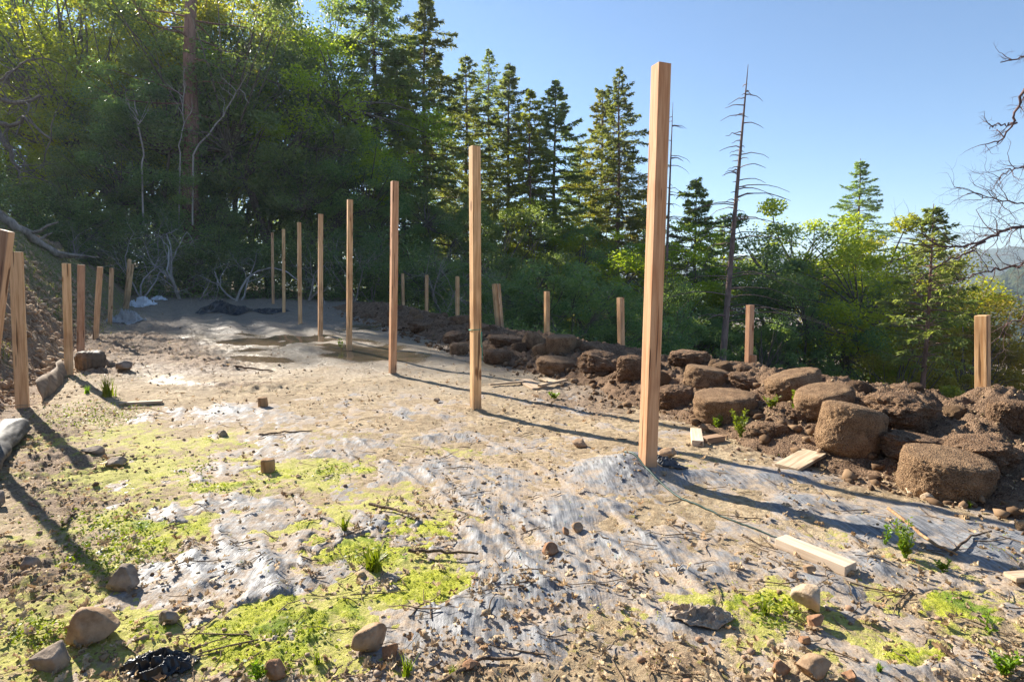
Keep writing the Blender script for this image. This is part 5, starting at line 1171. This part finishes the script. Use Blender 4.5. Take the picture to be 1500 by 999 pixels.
# bare oak reaching in from the right
rs = np.random.default_rng(42); Y0 = 10.; tb = P(1660, 430, Y0); tb = np.array([tb[0], tb[1], float(base(tb[0], tb[1])) - .3])
M_BOUGH = bark_mat('dark_bough', (.075, .045, .04), (.20, .13, .115), 14)
mb = MB(); tp = P(1640, -60, Y0); q = np.array([tb + (tp - tb) * f + rs.normal(size=3) * .05 for f in np.linspace(0, 1, 8)]); mb.tube(q, np.linspace(.22, .08, 8), 9); e = empty('bare_oak', tb); q_off = tb
trunk_me = mb; limbs = MB()
def limb(pts, r0, r1, n, L, seed, dz=0., depth=2):
    rr_ = np.random.default_rng(seed); q = np.array([P(a, b, Y0 + dy) for a, b, dy in pts]); uu = np.linspace(0, 1, 24)
    q = np.stack([np.interp(uu, np.linspace(0, 1, len(pts)), q[:, k]) for k in range(3)], -1); q[1:] += rr_.normal(size=(23, 3)) * .022
    limbs.tube(q, np.linspace(r0, r1, 24), 7, False)
    for k in range(n):
        i_ = int(rr_.uniform(.22, 1) * 23); d = q[min(i_ + 1, 23)] - q[max(i_ - 1, 0)]; d = d / np.linalg.norm(d) + rr_.normal(size=3) * [.55, .6, .75]; d[2] += dz; d /= np.linalg.norm(d)
        grow(limbs, q[i_], d, L * rr_.uniform(.5, 1.2), r1 * rr_.uniform(.5, 1.0) + .003, depth, rr_, .4, 0, (2, 4), 4, .6, None, .7)
limb([(1648, 300, 0), (1560, 325, .1), (1500, 332, -.1), (1465, 340, -.2), (1440, 352, -.2), (1405, 362, -.3), (1360, 360, -.3), (1310, 352, -.4)], .034, .008, 30, .58, 1)
limb([(1650, 400, 0), (1560, 385, .2), (1500, 388, .3), (1460, 395, .3), (1430, 405, .3), (1400, 408, .2)], .028, .007, 20, .55, 2)
limb([(1440, 352, -.2), (1412, 372, -.25), (1380, 388, -.3), (1350, 408, -.3), (1335, 428, -.3)], .018, .006, 10, .45, 3, -.2)
limb([(1645, 240, 0), (1560, 270, .3), (1500, 300, .4), (1450, 290, .4), (1420, 282, .4)], .020, .006, 20, .5, 4, .2)
limb([(1642, 40, 0), (1560, 90, 0), (1500, 128, 0), (1490, 165, 0), (1485, 185, 0), (1460, 212, 0)], .034, .010, 8, .3, 5, -.1)
limb([(1641, -10, 0), (1540, 70, 0), (1498, 85, 0), (1470, 92, 0)], .022, .008, 8, .22, 6)
limb([(1490, 180, 0), (1470, 182, 0), (1450, 186, 0)], .016, .007, 6, .2, 7)
limb([(1655, 480, 0), (1560, 470, .2), (1500, 460, .3), (1470, 480, .3), (1450, 510, .3)], .022, .006, 12, .5, 8)
limb([(1600, 300, 0), (1520, 240, .2), (1480, 250, .2), (1460, 262, .2)], .018, .006, 12, .4, 9)
for mm_, nm in ((trunk_me, 'trunk'), (limbs, 'boughs')):
    mm_.V = [v_ - q_off for v_ in mm_.V]; link(nm, mm_.mesh(nm), M_BOUGH, e)
tag(e, 'bare leafless oak whose dark boughs reach in from the right edge', 'oak')

# ------------------------------------------------------------------ hills across the valley
def ridge(name, D, pts, seed, amp, dep, mat, nx=420, nyy=60):
    """one hillside D metres away; pts give its skyline (azimuth pixel, height pixel)"""
    px = np.linspace(-350, 1900, nx); sk = np.interp(px, [a for a, _ in pts], [b for _, b in pts]); v_ = np.linspace(0, 1, nyy)
    PX, U = np.meshgrid(px, v_); dist = D * (1 - dep * (1 - U)); x = (PX - CX) / F * dist; y = dist
    zt = CAMZ + (420 - np.interp(PX, px, sk)) / F * D; z = -75 + (zt + 75) * np.sin(U * math.pi / 2) ** 1.1 + amp * fbm(x / D * 22, y / D * 22, 5, seed, .6) * (.25 + U) + amp * .55 * fbm(x / D * 160, y / D * 160, 3, seed + 4, .8)
    # far side falls away again
    xb, yb = x[-1:] * 1.12, y[-1:] * 1.12; x = np.concatenate([x, xb]); y = np.concatenate([y, yb]); z = np.concatenate([z, z[-1:] - D * .1]); nyy += 1
    ii = np.arange(nyy - 1)[:, None] * nx + np.arange(nx - 1)[None]; Q = np.stack([ii, ii + 1, ii + nx + 1, ii + nx], -1).reshape(-1, 4)
    o = link(name, smooth(mesh_np(name, np.stack([x, y, z], -1).reshape(-1, 3), Q)), mat); tag(o, kind='structure')
m, nt, bs, out = new_mat('wooded_hill'); N = NT(nt); v = N.coord('Object')
a = N.noise(v, .03, 6, .65); b_ = N.noise(v, .16, 4, .7); c = N.mix(N.ramp(a, .38, .62), (.030, .050, .020), (.10, .095, .045)); c = N.mix(N.ramp(b_, .4, .65), c, (.035, .05, .022))
N.lk(c, bs.inputs['Base Color']); bs.inputs['Roughness'].default_value = 1; bs.inputs['Specular IOR Level'].default_value = 0; N.lk(N.bump(b_, 1, 6), bs.inputs['Normal'])
M_HILL = m
ridge('hills', 1400, [(-500, 420), (700, 405), (900, 390), (1080, 382), (1130, 372), (1200, 392), (1300, 385), (1400, 378), (1480, 368), (1700, 360), (2600, 340)], 3, 14, .55, M_HILL)
ridge('near_hill', 480, [(-500, 640), (1000, 600), (1200, 540), (1340, 470), (1430, 420), (1500, 392), (1650, 350), (2600, 250)], 9, 8, .5, M_HILL)

# ------------------------------------------------------------------ haze of the valley air
bm = bmesh.new(); bmesh.ops.create_cube(bm, size=1); me = bpy.data.meshes.new('haze'); bm.to_mesh(me); bm.free()
zs = [v.co.z for n_ in ('ground', 'hills', 'near_hill') for v in bpy.data.objects[n_].data.vertices]
z0, z1 = min(zs) - 1, max(max(zs), 40) + 2
hz = bpy.data.materials.new('haze_air'); hz.use_nodes = True; nt = hz.node_tree; nt.nodes.clear()
ho = nt.nodes.new('ShaderNodeOutputMaterial'); hv = nt.nodes.new('ShaderNodeVolumePrincipled'); nt.links.new(hv.outputs[0], ho.inputs['Volume'])
hv.inputs['Color'].default_value = (.72, .87, 1, 1); hv.inputs['Density'].default_value = .0004; hv.inputs['Anisotropy'].default_value = .3
o = link('haze', me, hz); o.scale = (7000, 6600, z1 - z0); o.location = (0, 0, (z0 + z1) / 2); tag(o, kind='stuff')
print('objects', len(bpy.data.objects))
